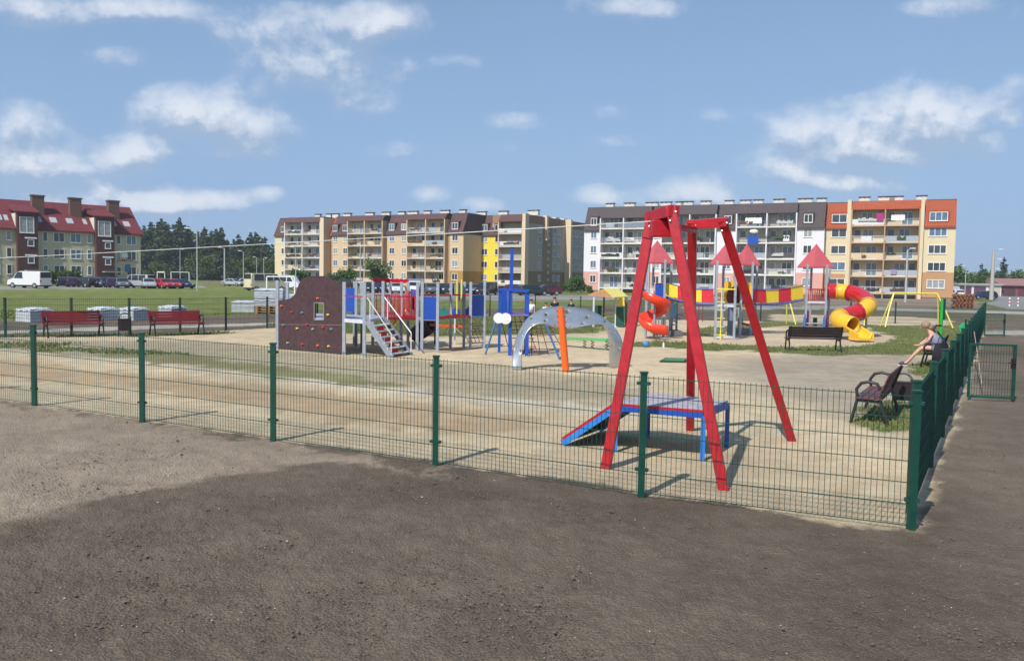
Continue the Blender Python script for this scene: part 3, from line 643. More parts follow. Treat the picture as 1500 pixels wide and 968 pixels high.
# ------------------------------------------------------------------ tower complex
def complex_():
    t = thing('tower_play_structure', 'large play structure of four red roofed towers with bridges and slides', 'play structure', (9, 36, 0)); U = Vector((0,0,1))
    def tower(pf, pb, Yf, Yb, apex, ey, hw, zd, cross=True):
        ps = [gx(pf[0], Yf), gx(pf[1], Yf), gx(pb[1], Yb), gx(pb[0], Yb)]
        Yc = (Yf+Yb)/2; ze = pt(apex[0], ey, Yc).z; za = pt(apex[0], apex[1], Yc).z; cx_ = pt(apex[0], apex[1], Yc).x
        for p in ps: m = MB(); m.bar(p-U*.1, Vector((p.x, p.y, ze+.1)), .085); m.build('post', grey_p, t, bevel=.005)
        h = hw*Yc/F
        ca, sa = math.cos(R(20)), math.sin(R(20)); co = []
        for sx, sy in ((-1,-1),(1,-1),(1,1),(-1,1)):
            x, y = sx*h*.82, sy*h*.82; co.append(Vector((cx_+x*ca-y*sa, Yc+x*sa+y*ca, ze)))
        ap = Vector((cx_, Yc, za)); m = MB(); m.add(co+[ap]+[c-U*.05 for c in co], [(0,1,4),(1,2,4),(2,3,4),(3,0,4),(0,5,6,1),(1,6,7,2),(2,7,8,3),(3,8,5,0),(8,7,6,5)]); m.build('tower_roof', pinkroof, t)
        m = MB(); m.prism([Vector((p.x, p.y, zd-.08)) for p in ps], (0,0,.08)); m.build('deck', grey_p, t)
        m = MB(); m.bar(ps[0]+U*(zd-.03), ps[1]+U*(zd-.03), .05, .09); m.build('deck_beam', lgrey, t)
        return ps
    T1 = tower((946, 972), (955, 981.5), 33.6, 35.0, (963, 352), 384.5, 22, 1.5)
    T2 = tower((1048, 1075.7), (1057.5, 1084.5), 33.0, 34.3, (1067, 352), 386.5, 22.5, 1.35)
    T3 = tower((1074, 1100), (1082, 1106.5), 36.0, 37.2, (1094.5, 357), 387.5, 17, 1.35)
    T4 = tower((1180, 1208.5), (1186, 1213), 38.0, 39.4, (1196, 357), 391, 22, 1.45)
    # lower braces between posts
    for T in (T2,):
        m = MB(); m.bar(T[0]+U*.1, T[1]+U*.1, .05, .06); m.build('foot_beam', lgrey, t)
    # bridges
    def bridge(p, q, Yp, Yq, cols, n=4):
        A = pt(p[0], p[1], Yp); B = pt(q[0], q[1], Yq); Ab = pt(p[0], p[2], Yp); Bb = pt(q[0], q[2], Yq)
        back = Vector((0, .85, 0))
        for k in range(n):
            u0, u1 = (k+.03)/n, (k+.97)/n
            def L_(a, b_, u): return a+(b_-a)*u - U*(.10*math.sin(math.pi*u))
            for off in (Vector((0,0,0)), back):
                m = MB(); m.prism([L_(Ab, Bb, u0)+off, L_(Ab, Bb, u1)+off, L_(A, B, u1)+off, L_(A, B, u0)+off], (0, .025, 0)); m.build('bridge_panel', cols[k % 2], t)
        for off in (Vector((0,-.03,0)), back+Vector((0,.03,0))):
            m = MB(); pts = [Ab+(Bb-Ab)*(k/12)-U*(.07+.10*math.sin(math.pi*k/12))+off for k in range(13)]; m.tube(pts, .035, 6); m.build('bridge_beam', mat('violet_blue', (.10, .10, .36)), t)
            m = MB(); pts = [A+(B-A)*(k/12)+U*(.02-.10*math.sin(math.pi*k/12))+off for k in range(13)]; m.tube(pts, .014, 5); m.build('bridge_rope', mat('violet_blue', (.1, .1, .36)), t)
        for k in range(10):
            c = Ab+(Bb-Ab)*((k+.5)/10)-U*(.10+.10*math.sin(math.pi*(k+.5)/10)); m = MB(); m.bar(c, c+back, .13, .035); m.build('bridge_plank', mat('plank_blue', (.05, .16, .3)), t)
    bridge((976, 414, 432), (1046, 424, 443), 33.9, 33.3, (yelb, red_r))
    bridge((1104, 424, 443), (1177, 417.5, 436.5), 36.4, 37.9, (red_r, yelb))
    # T1 fittings
    panel(t, T1[1]+Vector((-.35, -.02, 0)), T1[1]+Vector((-.04, -.02, 0)), 1.6, 2.1, blue_p, name='side_panel')
    panel(t, T1[0]+Vector((-.3, .2, 0)), T1[0]+Vector((-.05, .2, 0)), 1.6, 2.1, blue_p, name='side_panel')
    panel(t, T1[0]+Vector((.12, .02, 0)), T1[0]+Vector((.28, .02, 0)), 1.52, 1.95, lgrey, name='side_panel')
    panel(t, T1[3]+Vector((.1, 0, 0)), T1[3]+Vector((.5, 0, 0)), 1.5, 2.15, redpl, name='side_panel')
    cx_, cy_, Rr = gx(958.5, 32.7).x, 32.7, .33; rows = []; N = 60
    for k in range(N+1):
        u = k/N; a = math.pi*(.95+2.5*u); z = 1.62-1.42*u**.95; z = max(z, .2)
        prof = [(-.27, .10), (-.22, .03), (-.12, -.01), (.02, -.03), (.16, .01), (.25, .12), (.28, .36)]
        out = []
        for r_, h in prof:
            rr_ = Rr+r_; out.append(Vector((cx_+rr_*math.cos(a), cy_+rr_*math.sin(a), z+h)))
        rows.append(out)
    last = rows[-1]; a = math.pi*3.45; d = Vector((-math.sin(a), math.cos(a), 0))
    for k in range(1, 5): rows.append([p+d*.13*k-U*(.012*k) for p in last])
    m = MB(); m.grid(rows); m.build('spiral_slide', redor, t, smooth=True, solid=.025)
    m = MB(); m.tube([(cx_, cy_, 0), (cx_, cy_, 1.5)], .045, 10); m.build('slide_post', grey_p, t)
    # frames right of T1 (lower stairs)
    for k, px in enumerate((961, 965, 969, 975)):
        p = gx(px, 34.4); m = MB(); m.bar(p, p+U*(1.35-.2*(k % 2)), .035); m.build('baluster', lgrey, t)
    for px in (984, 991): p = gx(px, 35.6); m = MB(); m.bar(p, p+U*1.45, .08); m.build('post', grey_p, t)
    panel(t, gx(983, 35.3), gx(990, 35.3), .75, 1.3, mat('light_blue', (.2, .45, .7)), name='side_panel')
    m = MB(); p = gx(972, 34.8); m.box((p.x-.3, p.y-.4, .0), (p.x+.7, p.y+.6, .18)); m.build('step', mat('dark_step', (.12, .12, .13)), t)
    m = MB()
    for k in range(7): a_ = gx(976, 35.2); m.bar(a_+Vector((.10*k, 0, .14*k)), a_+Vector((.10*k, .6, .14*k)), .14, .03)
    m.build('stair', mat('violet_step', (.2, .14, .3)), t)
    for px in (1017, 1023, 1029): p = gx(px, 40); m = MB(); m.bar(p+U*.35, p+U*1.25, .03); m.build('baluster', mat('dark_red', (.2, .03, .04)), t)
    # T2: climbing pole with rungs, yellow guard bar, tunnels with yellow boards
    p = gx(1056, 32.8); m = MB(); m.tube([p, p+U*2.0], .022, 8); m.build('climbing_pole', yell, t)
    for k in range(5): m = MB(); z = .2+k*.32; m.bar(p+Vector((-.16, 0, z)), p+Vector((.16, 0, z)), .03); m.build('rung', lgrey if k % 2 else yell, t)
    m = MB(); m.bar(T2[0]+U*1.98+Vector((0,-.03,0)), T2[1]+U*1.98+Vector((0,-.03,0)), .05); m.build('guard_bar', yell, t)
    def tunnel(pxc, yc, Y, r_, x0, x1, y0, y1):
        c = pt(pxc, yc, Y); A = pt(x0, y1, Y); B = pt(x1, y0, Y); n = 32; inner = [Vector((c.x+r_*math.cos(2*math.pi*k/n), Y, c.z+r_*math.sin(2*math.pi*k/n))) for k in range(n)]; outer = []
        for k in range(n):
            a_ = 2*math.pi*k/n; dx, dz_ = math.cos(a_), math.sin(a_); s = 9
            if dx > 0: s = min(s, (B.x-c.x)/dx)
            if dx < 0: s = min(s, (A.x-c.x)/dx)
            if dz_ > 0: s = min(s, (B.z-c.z)/dz_*(1-.25*abs(dx)))
            if dz_ < 0: s = min(s, (A.z-c.z)/dz_)
            outer.append(Vector((c.x+dx*s, Y, c.z+dz_*s)))
        m = MB(); th = Vector((0, .04, 0)); m.add(inner+outer+[p+th for p in inner]+[p+th for p in outer], [f for k in range(n) for j in [(k+1) % n] for f in ((k, n+k, n+j, j), (2*n+k, 2*n+j, 3*n+j, 3*n+k), (k, j, 2*n+j, 2*n+k), (n+k, 3*n+k, 3*n+j, n+j))]); m.build('tunnel_board', yel, t)
        m = MB(); m.tube([c+Vector((0,.03,0)), c+Vector((.02,1.0,0))], r_+.01, 24, cap=False); m.build('tunnel', redpl, t, smooth=True)
        m = MB(); m.prism([c+Vector((.02+(r_+.02)*math.cos(k*math.pi/12), 1.0, (r_+.02)*math.sin(k*math.pi/12))) for k in range(24)], (0,.03,0)); m.build('tunnel_end', redpl, t)
    tunnel(1079, 434.5, 35.0, .43, 1058, 1101.5, 410, 450)
    m = MB(); p = gx(1071, 34.9); m.box((p.x-.13, p.y, 0), (p.x+.12, p.y+.1, 1.2)); m.build('support_board', mat('slate', (.17, .22, .30)), t)
    m = MB(); p = gx(1092, 36.5); m.box((p.x-.55, p.y-.3, .0), (p.x+.4, p.y+.3, .22)); m.build('base_box', mat('slate_grey', (.22, .25, .28)), t)
    m = MB(); p = gx(1086, 36.4); m.tube([p+Vector((-.3,0,.2)), p+Vector((-.3,0,.8)), p+Vector((0,0,.9)), p+Vector((.1,0,.2))], .025, 6); m.build('green_loop', mat('leaf_green', (.08, .40, .15)), t)
    m = MB(); m.bar(gx(1085, 35.6)+U*.55, gx(1097, 35.6)+U*.45, .02, .1); m.build('seat_board', red_p, t)
    # T4: railings, ladder, tube slide
    railing(t, T4[0], T4[1], 1.5, 2.0, red_p, 9, .025); railing(t, T4[3], T4[2], 1.5, 2.0, red_r, 9, .025)
    panel(t, T4[2]+Vector((0,0,0)), T4[1]+Vector((.05, .1, 0)), 1.5, 2.3, mat('violet_panel', (.16, .12, .5)), name='side_panel')
    for px in (1177, 1206):
        a_ = gx(px-1, 37.2); b2_ = gx(px+2, 37.9)+U*.8; m = MB(); m.bar(a_, b2_, .04, .2, (0,-1,.3)); m.build('ladder_side', mat('ladder_blue', (.06, .16, .45)), t)
        m = MB(); p = gx(px+5, 38.1); m.box((p.x-.1, p.y, .05), (p.x+.1, p.y+.04, .95)); m.build('support_board', mat('dark_violet2', (.20, .03, .12)), t)
    m = MB(); 
    for k in range(3): a_ = gx(1180, 37.3+.2*k); m.box((a_.x, a_.y, .1+.15*k), (a_.x+.85, a_.y+.2, .15+.15*k))
    m.build('step', mat('grey_step', (.35, .33, .33)), t)
    key = [(14.25, 38.3, 1.86), (14.6, 38.25, 1.87), (14.95, 38.05, 1.85), (15.28, 37.65, 1.77), (15.42, 37.0, 1.60), (15.3, 36.2, 1.34), (14.85, 35.65, 1.10), (14.25, 35.45, .93), (13.75, 35.15, .84), (13.48, 34.75, .75), (13.48, 34.25, .66), (13.68, 33.75, .55)]
    key = [Vector(k) for k in key]; path = []
    for i in range(len(key)-1):
        p0, p1, p2, p3 = key[max(i-1,0)], key[i], key[i+1], key[min(i+2, len(key)-1)]
        for s in range(6):
            s_ = s/6; path.append(.5*((2*p1)+(p2-p0)*s_+(2*p0-5*p1+4*p2-p3)*s_*s_+(3*p1-p0-3*p2+p3)*s_**3))
    path.append(key[-1]); cuts = [(0, 8, redpl), (8, 15, yel), (15, 31, redpl), (31, 38, yel), (38, 50, redpl), (50, 66, yel)]
    for a_, b2_, mt in cuts:
        m = MB(); m.tube(path[a_:b2_+1], .34, 26, cap=False); m.build('tube_section', mt, t, smooth=True, solid=.02)
        m = MB(); d = (path[a_+1]-path[a_]).normalized(); m.tube([path[a_]-d*.03, path[a_]+d*.03], .375, 26); 
        if a_: m.f = m.f[:-2]; m.build('tube_flange', mt, t, smooth=True, solid=.02)
    e_ = path[-1]; d = Vector((.22, -1, 0)); d.z = 0; d.normalize(); a_ = Vector((d.y, -d.x, 0)); rows = []
    for k in range(7):
        c = e_+d*(.125*k)-U*(.05*k); row = []
        for j in range(11):
            th = math.pi*(1+j/10)if True else 0; hh = 1-.35*max(0, k-3)/3
            x = math.cos(th)*.35; z = math.sin(th)*.30
            lift = (.05*math.exp(-(k-4)**2/3))*(1 if abs(x) > .3 else 0)
            row.append(c+a_*x+U*(z+lift+(.05 if k == 6 else 0)))
        rows.append(row)
    m = MB(); m.grid(rows); m.build('slide_exit', yel, t, smooth=True, solid=.03)
    c0 = e_+d*.25; c1 = e_+d*.86; m = MB()
    m.prism([Vector((p.x, p.y, 0)) for p in (c0+a_*.36, c0-a_*.36, c1-a_*.36, c1+a_*.36)], (0,0,.09)); 
    for s in (-1, 1):
        q_ = [c0+a_*s*.36, c1+a_*s*.36]; m.prism([Vector((q_[0].x, q_[0].y, .09)), Vector((q_[1].x, q_[1].y, .09)), Vector((q_[1].x, q_[1].y, .27)), Vector((q_[0].x, q_[0].y, .45))], a_*.03*-s)
    m.build('slide_skirt', yel, t, bevel=.01)
    m = MB(); p = Vector((15.3, 36.4, 0)); m.tube([p, (15.35, 36.5, 1.05)], .05, 10); m.build('slide_post', grey_p, t)
complex_()
# playhouse
def playhouse():
    B = gx(890, 40); t = thing('playhouse', 'small playhouse with yellow roof and dark green wall panels', 'playhouse', B); U = Vector((0,0,1)); Y = 40; Yb = 41.6
    xs = [gx(869, Y).x, gx(901, Y).x, gx(918, Y).x]; post = {}
    for px, yy in ((869, Y), (901.5, Y), (884, Yb), (917, Yb)):
        p = gx(px, yy); m = MB(); m.bar(p, p+U*1.42, .08); m.build('post', lgrey if yy == Y else mat('brown_post', (.16, .12, .10)), t)
    z0, z1 = 1.48, 1.88; a0 = gx(882, 39.7).x; 
    ridge0, ridge1 = Vector((gx(888, 40.2).x, 39.6, z1)), Vector((gx(896, 41).x, 42.0, z1))
    eL0, eL1 = Vector((gx(862, 40).x, 39.6, z0)), Vector((gx(868, 41).x, 42.0, z0)); eR0, eR1 = Vector((gx(914, 40).x, 39.6, z0-.02)), Vector((gx(921, 41).x, 42.0, z0-.02))
    r0, r1 = pt(885, 424, 39.8), pt(906, 424, 41.4)
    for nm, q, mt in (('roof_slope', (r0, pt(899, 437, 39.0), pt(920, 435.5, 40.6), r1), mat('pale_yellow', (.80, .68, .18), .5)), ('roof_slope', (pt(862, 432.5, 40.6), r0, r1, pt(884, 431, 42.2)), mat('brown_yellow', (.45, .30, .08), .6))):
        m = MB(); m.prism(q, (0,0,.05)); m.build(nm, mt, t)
    m = MB(); m.prism([r0, pt(899, 437, 39.0), pt(862, 432.5, 40.6)], (.03, .05, 0)); m.build('gable', wood, t)
    dg = mat('dark_green_panel', (.012, .085, .06), .5)
    m = MB(); m.box((gx(902, 40).x, 39.96, .05), (gx(914, 40).x, 40.0, .95)); m.build('wall_panel', dg, t)
    m = MB(); m.box((gx(870, 40.8).x, 41.5, .45), (gx(883, 40.8).x, 41.54, .95)); m.build('wall_panel', dg, t)
    m = MB(); c = gx(908, 40); m.prism([(c.x-.18, 39.95, 1.0), (c.x+.2, 39.95, 1.0), (c.x+.16, 39.95, 1.42), (c.x-.05, 39.95, 1.42)], (0,.03,0)); m.build('gable_board', yelb, t)
    for px, z in ((890, .42), (890, .6), (892, .8)): c = gx(px, 40.9); m = MB(); m.bar(c+Vector((-.2,0,z)), c+Vector((.3,0,z)), .12, .03); m.build('plank_seat', yelb if z < .7 else wood, t)
    m = MB(); m.box((gx(884, 40.4).x, 40.2, 0), (gx(901, 40.4).x, 41.2, .12)); m.build('floor_board', mat('floor_grey', (.3, .29, .27)), t)
    c = gx(924, 42); m = MB(); m.box((c.x-.0, c.y, .1), (c.x+.35, c.y+.05, 1.0)); m.build('side_board', wood, t)
playhouse()
# swing frames, green pole, disc
def swing(label, xs, Y, zt, splay, beam=True):
    t = thing('swing_frame', label, 'swing frame', gx((xs[0]+xs[-1])/2, Y)); tops = []
    for i, px in enumerate(xs):
        c = gx(px, Y); tp = Vector((c.x, c.y, zt)); tops.append(tp); s = splay if i == 0 else -splay
        for dy, k in ((-.55, 1.15), (.55, .75)):
            m = MB(); f = Vector((c.x-s*k, c.y+dy, 0)); md = tp+(f-tp)*.45+Vector((-.03*(1 if s > 0 else -1), 0, 0)); m.tube([tp, md, f], .035, 8); m.build('leg', yell, t)
    m = MB(); m.tube([tops[0], tops[-1]], .038, 8); m.build('top_beam', yell, t)
    for u in ((.3, .45, .6, .75) if len(xs) < 3 else (.2, .3)):
        p = tops[0]+(tops[-1]-tops[0])*u; m = MB(); m.ball(p-Vector((0,0,.05)), .035, 6); m.build('hanger', steel, t)
swing('yellow swing frame partly hidden behind the towers and the tube slide', (1150, 1271), 45.5, 1.75, -.35)
swing('yellow swing frame standing free right of the tube slide', (1308, 1371), 44.5, 1.78, .55)
t = thing('sign_pole', 'bright green pole standing behind the seated woman', 'pole', gx(1379, 26)); m = MB(); p = gx(1379, 26); m.tube([p, (p.x, p.y, 1.78)], .045, 12); m.build('pole', mat('vivid_green', (.02, .38, .05), .4), t, smooth=True)
m = MB(); m.box((p.x+.045, p.y-.03, 1.15), (p.x+.10, p.y+.04, 1.80)); m.build('bracket', green, t)
t = thing('round_sign', 'green round disc on a thin dark post near the far end of the side fence', 'sign', gx(1415, 32)); p = gx(1415, 32)
m = MB(); m.tube([p, p+Vector((0,0,1.0))], .03, 8); m.build('post', black, t); m = MB(); m.prism([p+Vector((.21*math.cos(k*.3142), .04, .66+.21*math.sin(k*.3142))) for k in range(20)], (0, .05, 0)); m.build('disc', mat('disc_green', (.03, .42, .17), .5), t)
m = MB(); p = gx(1330, 41); m.tube([gx(1194, 41), gx(1194, 41)+Vector((0,0,.6))], .10, 10); tag(m.build('green_post', green, None), 'short thick green post standing behind the tall tube slide tower', 'post')

# ------------------------------------------------------------------ buildings
def frame_xy(O, U): U = Vector((U[0], U[1], 0)).normalized(); return Vector((O[0], O[1], 0)), U, Vector((-U.y, U.x, 0))
WPROTO = {}
def window(w, h, kind, parent, loc, rz=0, name='window', g=None):
    """window part with its pane as a sub-part, facing local -v; (loc) is its lower left corner on the wall"""
    key = (round(w, 2), round(h, 2), kind, name, g)
    if key not in WPROTO:
        m = MB(); fw_ = .09; y0, y1 = -.07, .03
        m.box((0, y0, 0), (fw_, y1, h)); m.box((w-fw_, y0, 0), (w, y1, h)); m.box((fw_, y0, 0), (w-fw_, y1, fw_)); m.box((fw_, y0, h-fw_), (w-fw_, y1, h))
        nm = kind
        for k in range(1, nm+1): x = w*k/(nm+1); m.box((x-.045, y0+.01, fw_), (x+.045, y1, h-fw_))
        m.box((-.06, -.13, -.06), (w+.06, .02, -.005))
        f = m.build(name, white, parent)
        m = MB(); m.box((fw_, -.012, fw_), (w-fw_, .012, h-fw_)); p = m.build('pane', g or glass, None); p.location = (w/2, 0, fw_); p.parent = f
        WPROTO[key] = (f.data, p.data, p.location.copy())
    else:
        fd, pd, pl = WPROTO[key]; f = bpy.data.objects.new(name, fd); COL.objects.link(f); f.parent = parent
        p = bpy.data.objects.new('pane', pd); COL.objects.link(p); p.parent = f; p.location = pl
    f.location = loc; f.rotation_euler = (0, 0, rz); return f
GL = [glass, mat('window_glass_dark', (.03, .04, .05), .08, var=.4, scale=1.5, spec=.8), mat('window_glass_dark', (.03, .04, .05), .08, var=.4, scale=1.5, spec=.8), glassb, mat('window_glass_blue', (.10, .16, .24), .1, var=.4, scale=1.5, spec=.8)]
rb = random.Random(5)
creamw = mat('cream_render', (.66, .56, .37), .9, var=.05, scale=.6); peach = mat('peach_render', (.62, .46, .30), .9, var=.05, scale=.6)
yelw = mat('yellow_render', (.78, .62, .055), .9, var=.04, scale=.6); ochre = mat('ochre_render', (.42, .24, .075), .9, var=.05, scale=.6)
whitew = mat('white_render', (.72, .70, .74), .9, var=.04, scale=.6); pinkw = mat('pink_render', (.66, .35, .30), .9, var=.04, scale=.6)
browno = mat('orange_brown_render', (.46, .27, .14), .9, var=.04, scale=.6); greyb = mat('grey_brown_render', (.44, .385, .31), .9, var=.04, scale=.6); dkbr = mat('dark_brown_render', (.28, .175, .10), .9, var=.05, scale=.6); midbr = mat('mid_brown_render', (.34, .22, .13), .9, var=.05, scale=.6)
roofB = tiles('brown_roof_tiles', (.15, .068, .066), (.115, .055, .055), (.06, .035, .035), .35, .30, .05); roofC = tiles('grey_brown_roof_tiles', (.115, .085, .092), (.09, .07, .075), (.05, .04, .04), .35, .30, .05)
roofO = tiles('orange_roof_tiles', (.50, .105, .035), (.40, .085, .03), (.22, .05, .02), .35, .30, .05); roofA = tiles('red_roof_tiles', (.24, .032, .04), (.18, .026, .033), (.09, .018, .02), .35, .30, .05)
chimw = mat('chimney_white', (.62, .60, .56), .9); chimc = mat('chimney_cap', (.10, .09, .09), .8)
rail_mats = [mat('rail_white', (.66, .66, .66), .6), mat('rail_grey', (.36, .40, .45), .4), mat('rail_dark', (.08, .075, .08), .6), mat('rail_cream', (.62, .50, .34), .7), mat('rail_greyblue', (.20, .24, .30), .5), mat('rail_beige', (.5, .38, .3), .7)]
FL = 2.76; Z0 = 1.15
CLUT = [mat('planter_dark', (.03, .035, .03), .9, var=.6, scale=5), mat('planter_green', (.05, .08, .03), .9, var=.6, scale=5), mat('planter_brown', (.12, .06, .04), .9, var=.6, scale=5), mat('planter_pale', (.5, .5, .5), .8, var=.3, scale=5)]
def storey(k): return Z0+FL*k
def mansard(B, u0, u1, sb, mt, z0=11.75, z1=16.2, run=1.7):
    m = MB(); m.prism([(u0, sb-.38, z0), (u0, sb-.38, z0+.2), (u0, sb+run, z1), (u0, 13, z1), (u0, 13, z0)], (u1-u0, 0, 0)); m.build('mansard_roof', mt, B)
    m = MB(); m.box((u0, sb+run-.05, z1), (u1, 12.9, z1+.12)); m.build('ridge_cap', chimc, B)
def dormer(B, u, sb, mt, w=1.5, kind=1, z=12.75):
    m = MB(); m.prism([(u-w/2-.22, sb-.12, z-.18), (u-w/2-.22, sb-.12, z+1.62), (u-w/2-.22, sb+1.5, z+2.0), (u-w/2-.22, sb+1.5, z-.18)], (w+.44, 0, 0)); m.build('dormer', mt, B)
    window(w, 1.42, kind, B, (u-w/2, sb-.13, z), g=rb.choice(GL))
def wall_seg(B, u0, u1, sb, wm, basem, roof, wins, w=1.35, kind=1, base_h=3.6, dorm=True, roof_z=11.9):
    m = MB(); m.box((u0, sb, base_h), (u1, 13, 12.0)); m.build('wall', wm, B)
    m = MB(); m.box((u0, sb-.02, .6), (u1, 13, base_h)); m.build('lower_wall', basem, B)
    m = MB(); m.box((u0+.03, sb+.06, 0), (u1-.03, 12.9, .62)); m.build('plinth', mat('plinth', (.22, .17, .15), .9), B)
    mansard(B, u0, u1, sb, roof)
    for uw in wins:
        for k in range(4): window(w, 1.40, kind, B, (uw-w/2, sb-(.02 if storey(k)+.9 < base_h-.5 else 0), storey(k)+.9), g=rb.choice(GL))
        if dorm: dormer(B, uw, sb, roof, w, kind)
def balc_seg(B, edges, sb, wm, finm, roof, slabm, rails, where, laundry=(), depth=1.5, roof_z=14.9, doorkind=1, top=True):
    u0, u1 = edges[0], edges[-1]
    m = MB(); m.box((u0, sb+depth, .6), (u1, 12.95, 15.4)); m.build('balcony_wall', wm, B)
    m = MB(); m.prism([(u0-.1, sb-.15, roof_z), (u0-.1, sb-.15, roof_z+.18), (u0-.1, sb+1.0, 16.25), (u0-.1, 13, 16.25), (u0-.1, 13, roof_z+.5), (u0-.1, sb+depth, roof_z)], (u1-u0+.2, 0, 0)); m.build('canopy_roof', roof, B)
    for e_ in edges:
        m = MB(); m.box((e_-.11, sb-.16, .2), (e_+.11, sb+depth+.02, roof_z+.05)); m.build('fin', finm, B)
    for i, (a, b_) in enumerate(zip(edges, edges[1:])):
        for k in range(5):
            z = storey(k); m = MB(); m.box((a+.11, sb-.28, z-.20), (b_-.11, sb+depth, z)); m.build('balcony_slab', slabm, B)
            rm = rb.choice(rails); kd = rb.random(); m = MB(); y = sb-.22
            if kd < .45: m.box((a+.12, y, z+.10), (b_-.12, y+.03, z+1.0))
            else:
                m.box((a+.12, y, z+.96), (b_-.12, y+.05, z+1.02)); m.box((a+.12, y, z+.08), (b_-.12, y+.05, z+.13)); n = int((b_-a)/.14)
                for j in range(n): x = a+.15+j*.14; m.box((x, y+.01, z+.13), (x+.03, y+.04, z+.96))
                if kd > .72: s0 = a+.3+rb.random()*(b_-a)*.4; m.box((s0, y-.02, z+.15), (min(b_-.2, s0+1.6), y+.0, z+.95))
            m.build('railing', rm, B)
            for _p in range(rb.choice((0, 1, 1, 2))):
                x0 = rb.uniform(a+.25, a+(b_-a)*.45); x1 = rb.uniform(x0+.6, b_-.25); nn = 9; zz_ = z+rb.uniform(.25, .7); P = [(x0, y-.05, zz_)]
                P += [(x0+(x1-x0)*j/nn, y-.05, zz_+rb.uniform(.18, .62)) for j in range(nn+1)]+[(x1, y-.05, zz_)]; m = MB(); m.prism(P, (0, -.14, 0))
                m.build('planter', rb.choice(CLUT), B)
            dw = 1.7 if b_-a > 3 else 1.3; ud = a+(b_-a)*rb.uniform(.45, .75)-dw/2; ud = max(a+.3, min(b_-dw-.2, ud))
            window(dw, 2.15, 1, B, (ud, sb+depth, z+.05), name='balcony_door', g=rb.choice(GL))
            if b_-a > 2.6: window(1.1, 1.35, 0, B, (a+.35 if ud > a+1.6 else b_-1.4, sb+depth, z+.85), g=rb.choice(GL))
def chimneys(B, us, z=16.25, v=4.0):
    for u in us:
        w = rb.uniform(.7, 1.3); m = MB(); m.box((u-w, v, z-.1), (u+w, v+.7, z+.75)); c = m.build('chimney', chimw, B)
        m = MB(); m.box((-w-.15, -.1, .90), (w+.15, .8, 1.05)); 
        for k in (-.8, 0, .8): m.box((k*w-.08, -.02, .74), (k*w+.08, .72, .90))
        m.v = [q+Vector((u, v, z)) for q in m.v]; m.build('chimney_cap', chimc, c)
def finish(B, O, U):
    B.location = (O.x, O.y, -.3 if O.x else 0); B.rotation_euler = (0, 0, math.atan2(U.y, U.x))
def u_at(px, O, U, V, v=0):
    r = (px-750)/F; return (r*(O.y+v*V.y)-O.x-v*V.x)/(U.x-r*U.y)
# --- middle block
O, U, V = frame_xy((-57.5, 205), (.872, -.489)); B = thing('apartment_block', 'long peach and yellow apartment block with brown mansard roof in the middle distance', 'building')
ua = lambda px, v=0: u_at(px, O, U, V, v)
wall_seg(B, ua(402), ua(418.5), 0, creamw, creamw, roofB, [ua(415)], w=1.5, kind=1)
balc_seg(B, [ua(419.5), ua(445), ua(471)], -.6, mat('balc_white', (.58, .56, .56), .9), mat('fin_white', (.7, .66, .62), .9), roofB, slab, [rail_mats[0], rail_mats[3], rail_mats[4]], 'a')
m = MB(); m.box((ua(471.5), -.8, 0), (ua(476.5), 4, 15.9)); m.build('party_wall', mat('party_wall', (.70, .55, .38), .9), B)
m = MB(); m.box((ua(476.5), 1.6, 0), (ua(486), 13, 12)); m.build('wall', mat('recess_ochre', (.40, .24, .12), .9), B); mansard(B, ua(476.5), ua(486), 1.6, roofO)
wall_seg(B, ua(486), ua(510), 0, peach, peach, roofB, [ua(490.5), ua(505)], w=1.3)
balc_seg(B, [ua(510.5), ua(535), ua(561)], -.5, peach, peach, roofB, slab, [rail_mats[5], rail_mats[3], rail_mats[1]], 'b')
m = MB(); m.box((ua(561.5), .8, 0), (ua(566), 13, 12)); m.build('wall', mat('recess_brown', (.36, .23, .14), .9), B); mansard(B, ua(561.5), ua(566), .8, roofB)
wall_seg(B, ua(566), ua(596.5), 0, peach, peach, roofB, [ua(573), ua(590.5)], w=1.4)
balc_seg(B, [ua(597), ua(624), ua(651.5)], -.5, peach, peach, roofB, slab, [rail_mats[5], rail_mats[3], rail_mats[4], rail_mats[1]], 'c')
m = MB(); m.box((ua(652), .5, 0), (ua(657), 13, 12)); m.build('wall', midbr, B); mansard(B, ua(652), ua(657), .5, roofB)
wall_seg(B, ua(657), ua(677), 0, peach, ochre, roofB, [ua(665)], w=1.5, base_h=4.0)
w1 = 7.6; e2 = ua(731, w1); s2 = ua(690, w1)
wall_seg(B, ua(677)-1, e2, w1, yelw, yelw, roofB, [ua(708, w1), ua(727.5, w1)], w=1.5)
balc_seg(B, [ua(731.5, w1), ua(766, w1)], w1-.9, mat('balc_pink', (.60, .45, .38), .9), peach, roofB, slab, [rail_mats[0], rail_mats[1], rail_mats[3]], 'd', roof_z=14.6)
uR = ua(771, w1)
m = MB(); m.box((ua(766.5, w1), w1-1.2, 0), (uR, w1+.4, 16.3)); m.build('party_wall', mat('party_wall', (.70, .55, .38), .9), B)
m = MB(); m.box((uR-9, w1+.4, 4.2), (uR, w1+44, 14.4)); m.build('wing_wall', greyb, B)
m = MB(); m.box((uR-9, w1+.4, 0), (uR+.02, w1+44, 4.2)); m.build('wing_lower_wall', dkbr, B)
m = MB(); m.box((uR-9, w1+.4, 14.4), (uR+.06, w1+44, 16.15)); m.build('wing_top_band', mat('rust_band', (.33, .19, .11), .9), B)
def v_at(px, u):   # distance along the wing for a pixel column
    r = (px-750)/F; return (r*(O.y+u*U.y)-O.x-u*U.x)/(V.x-r*V.y)
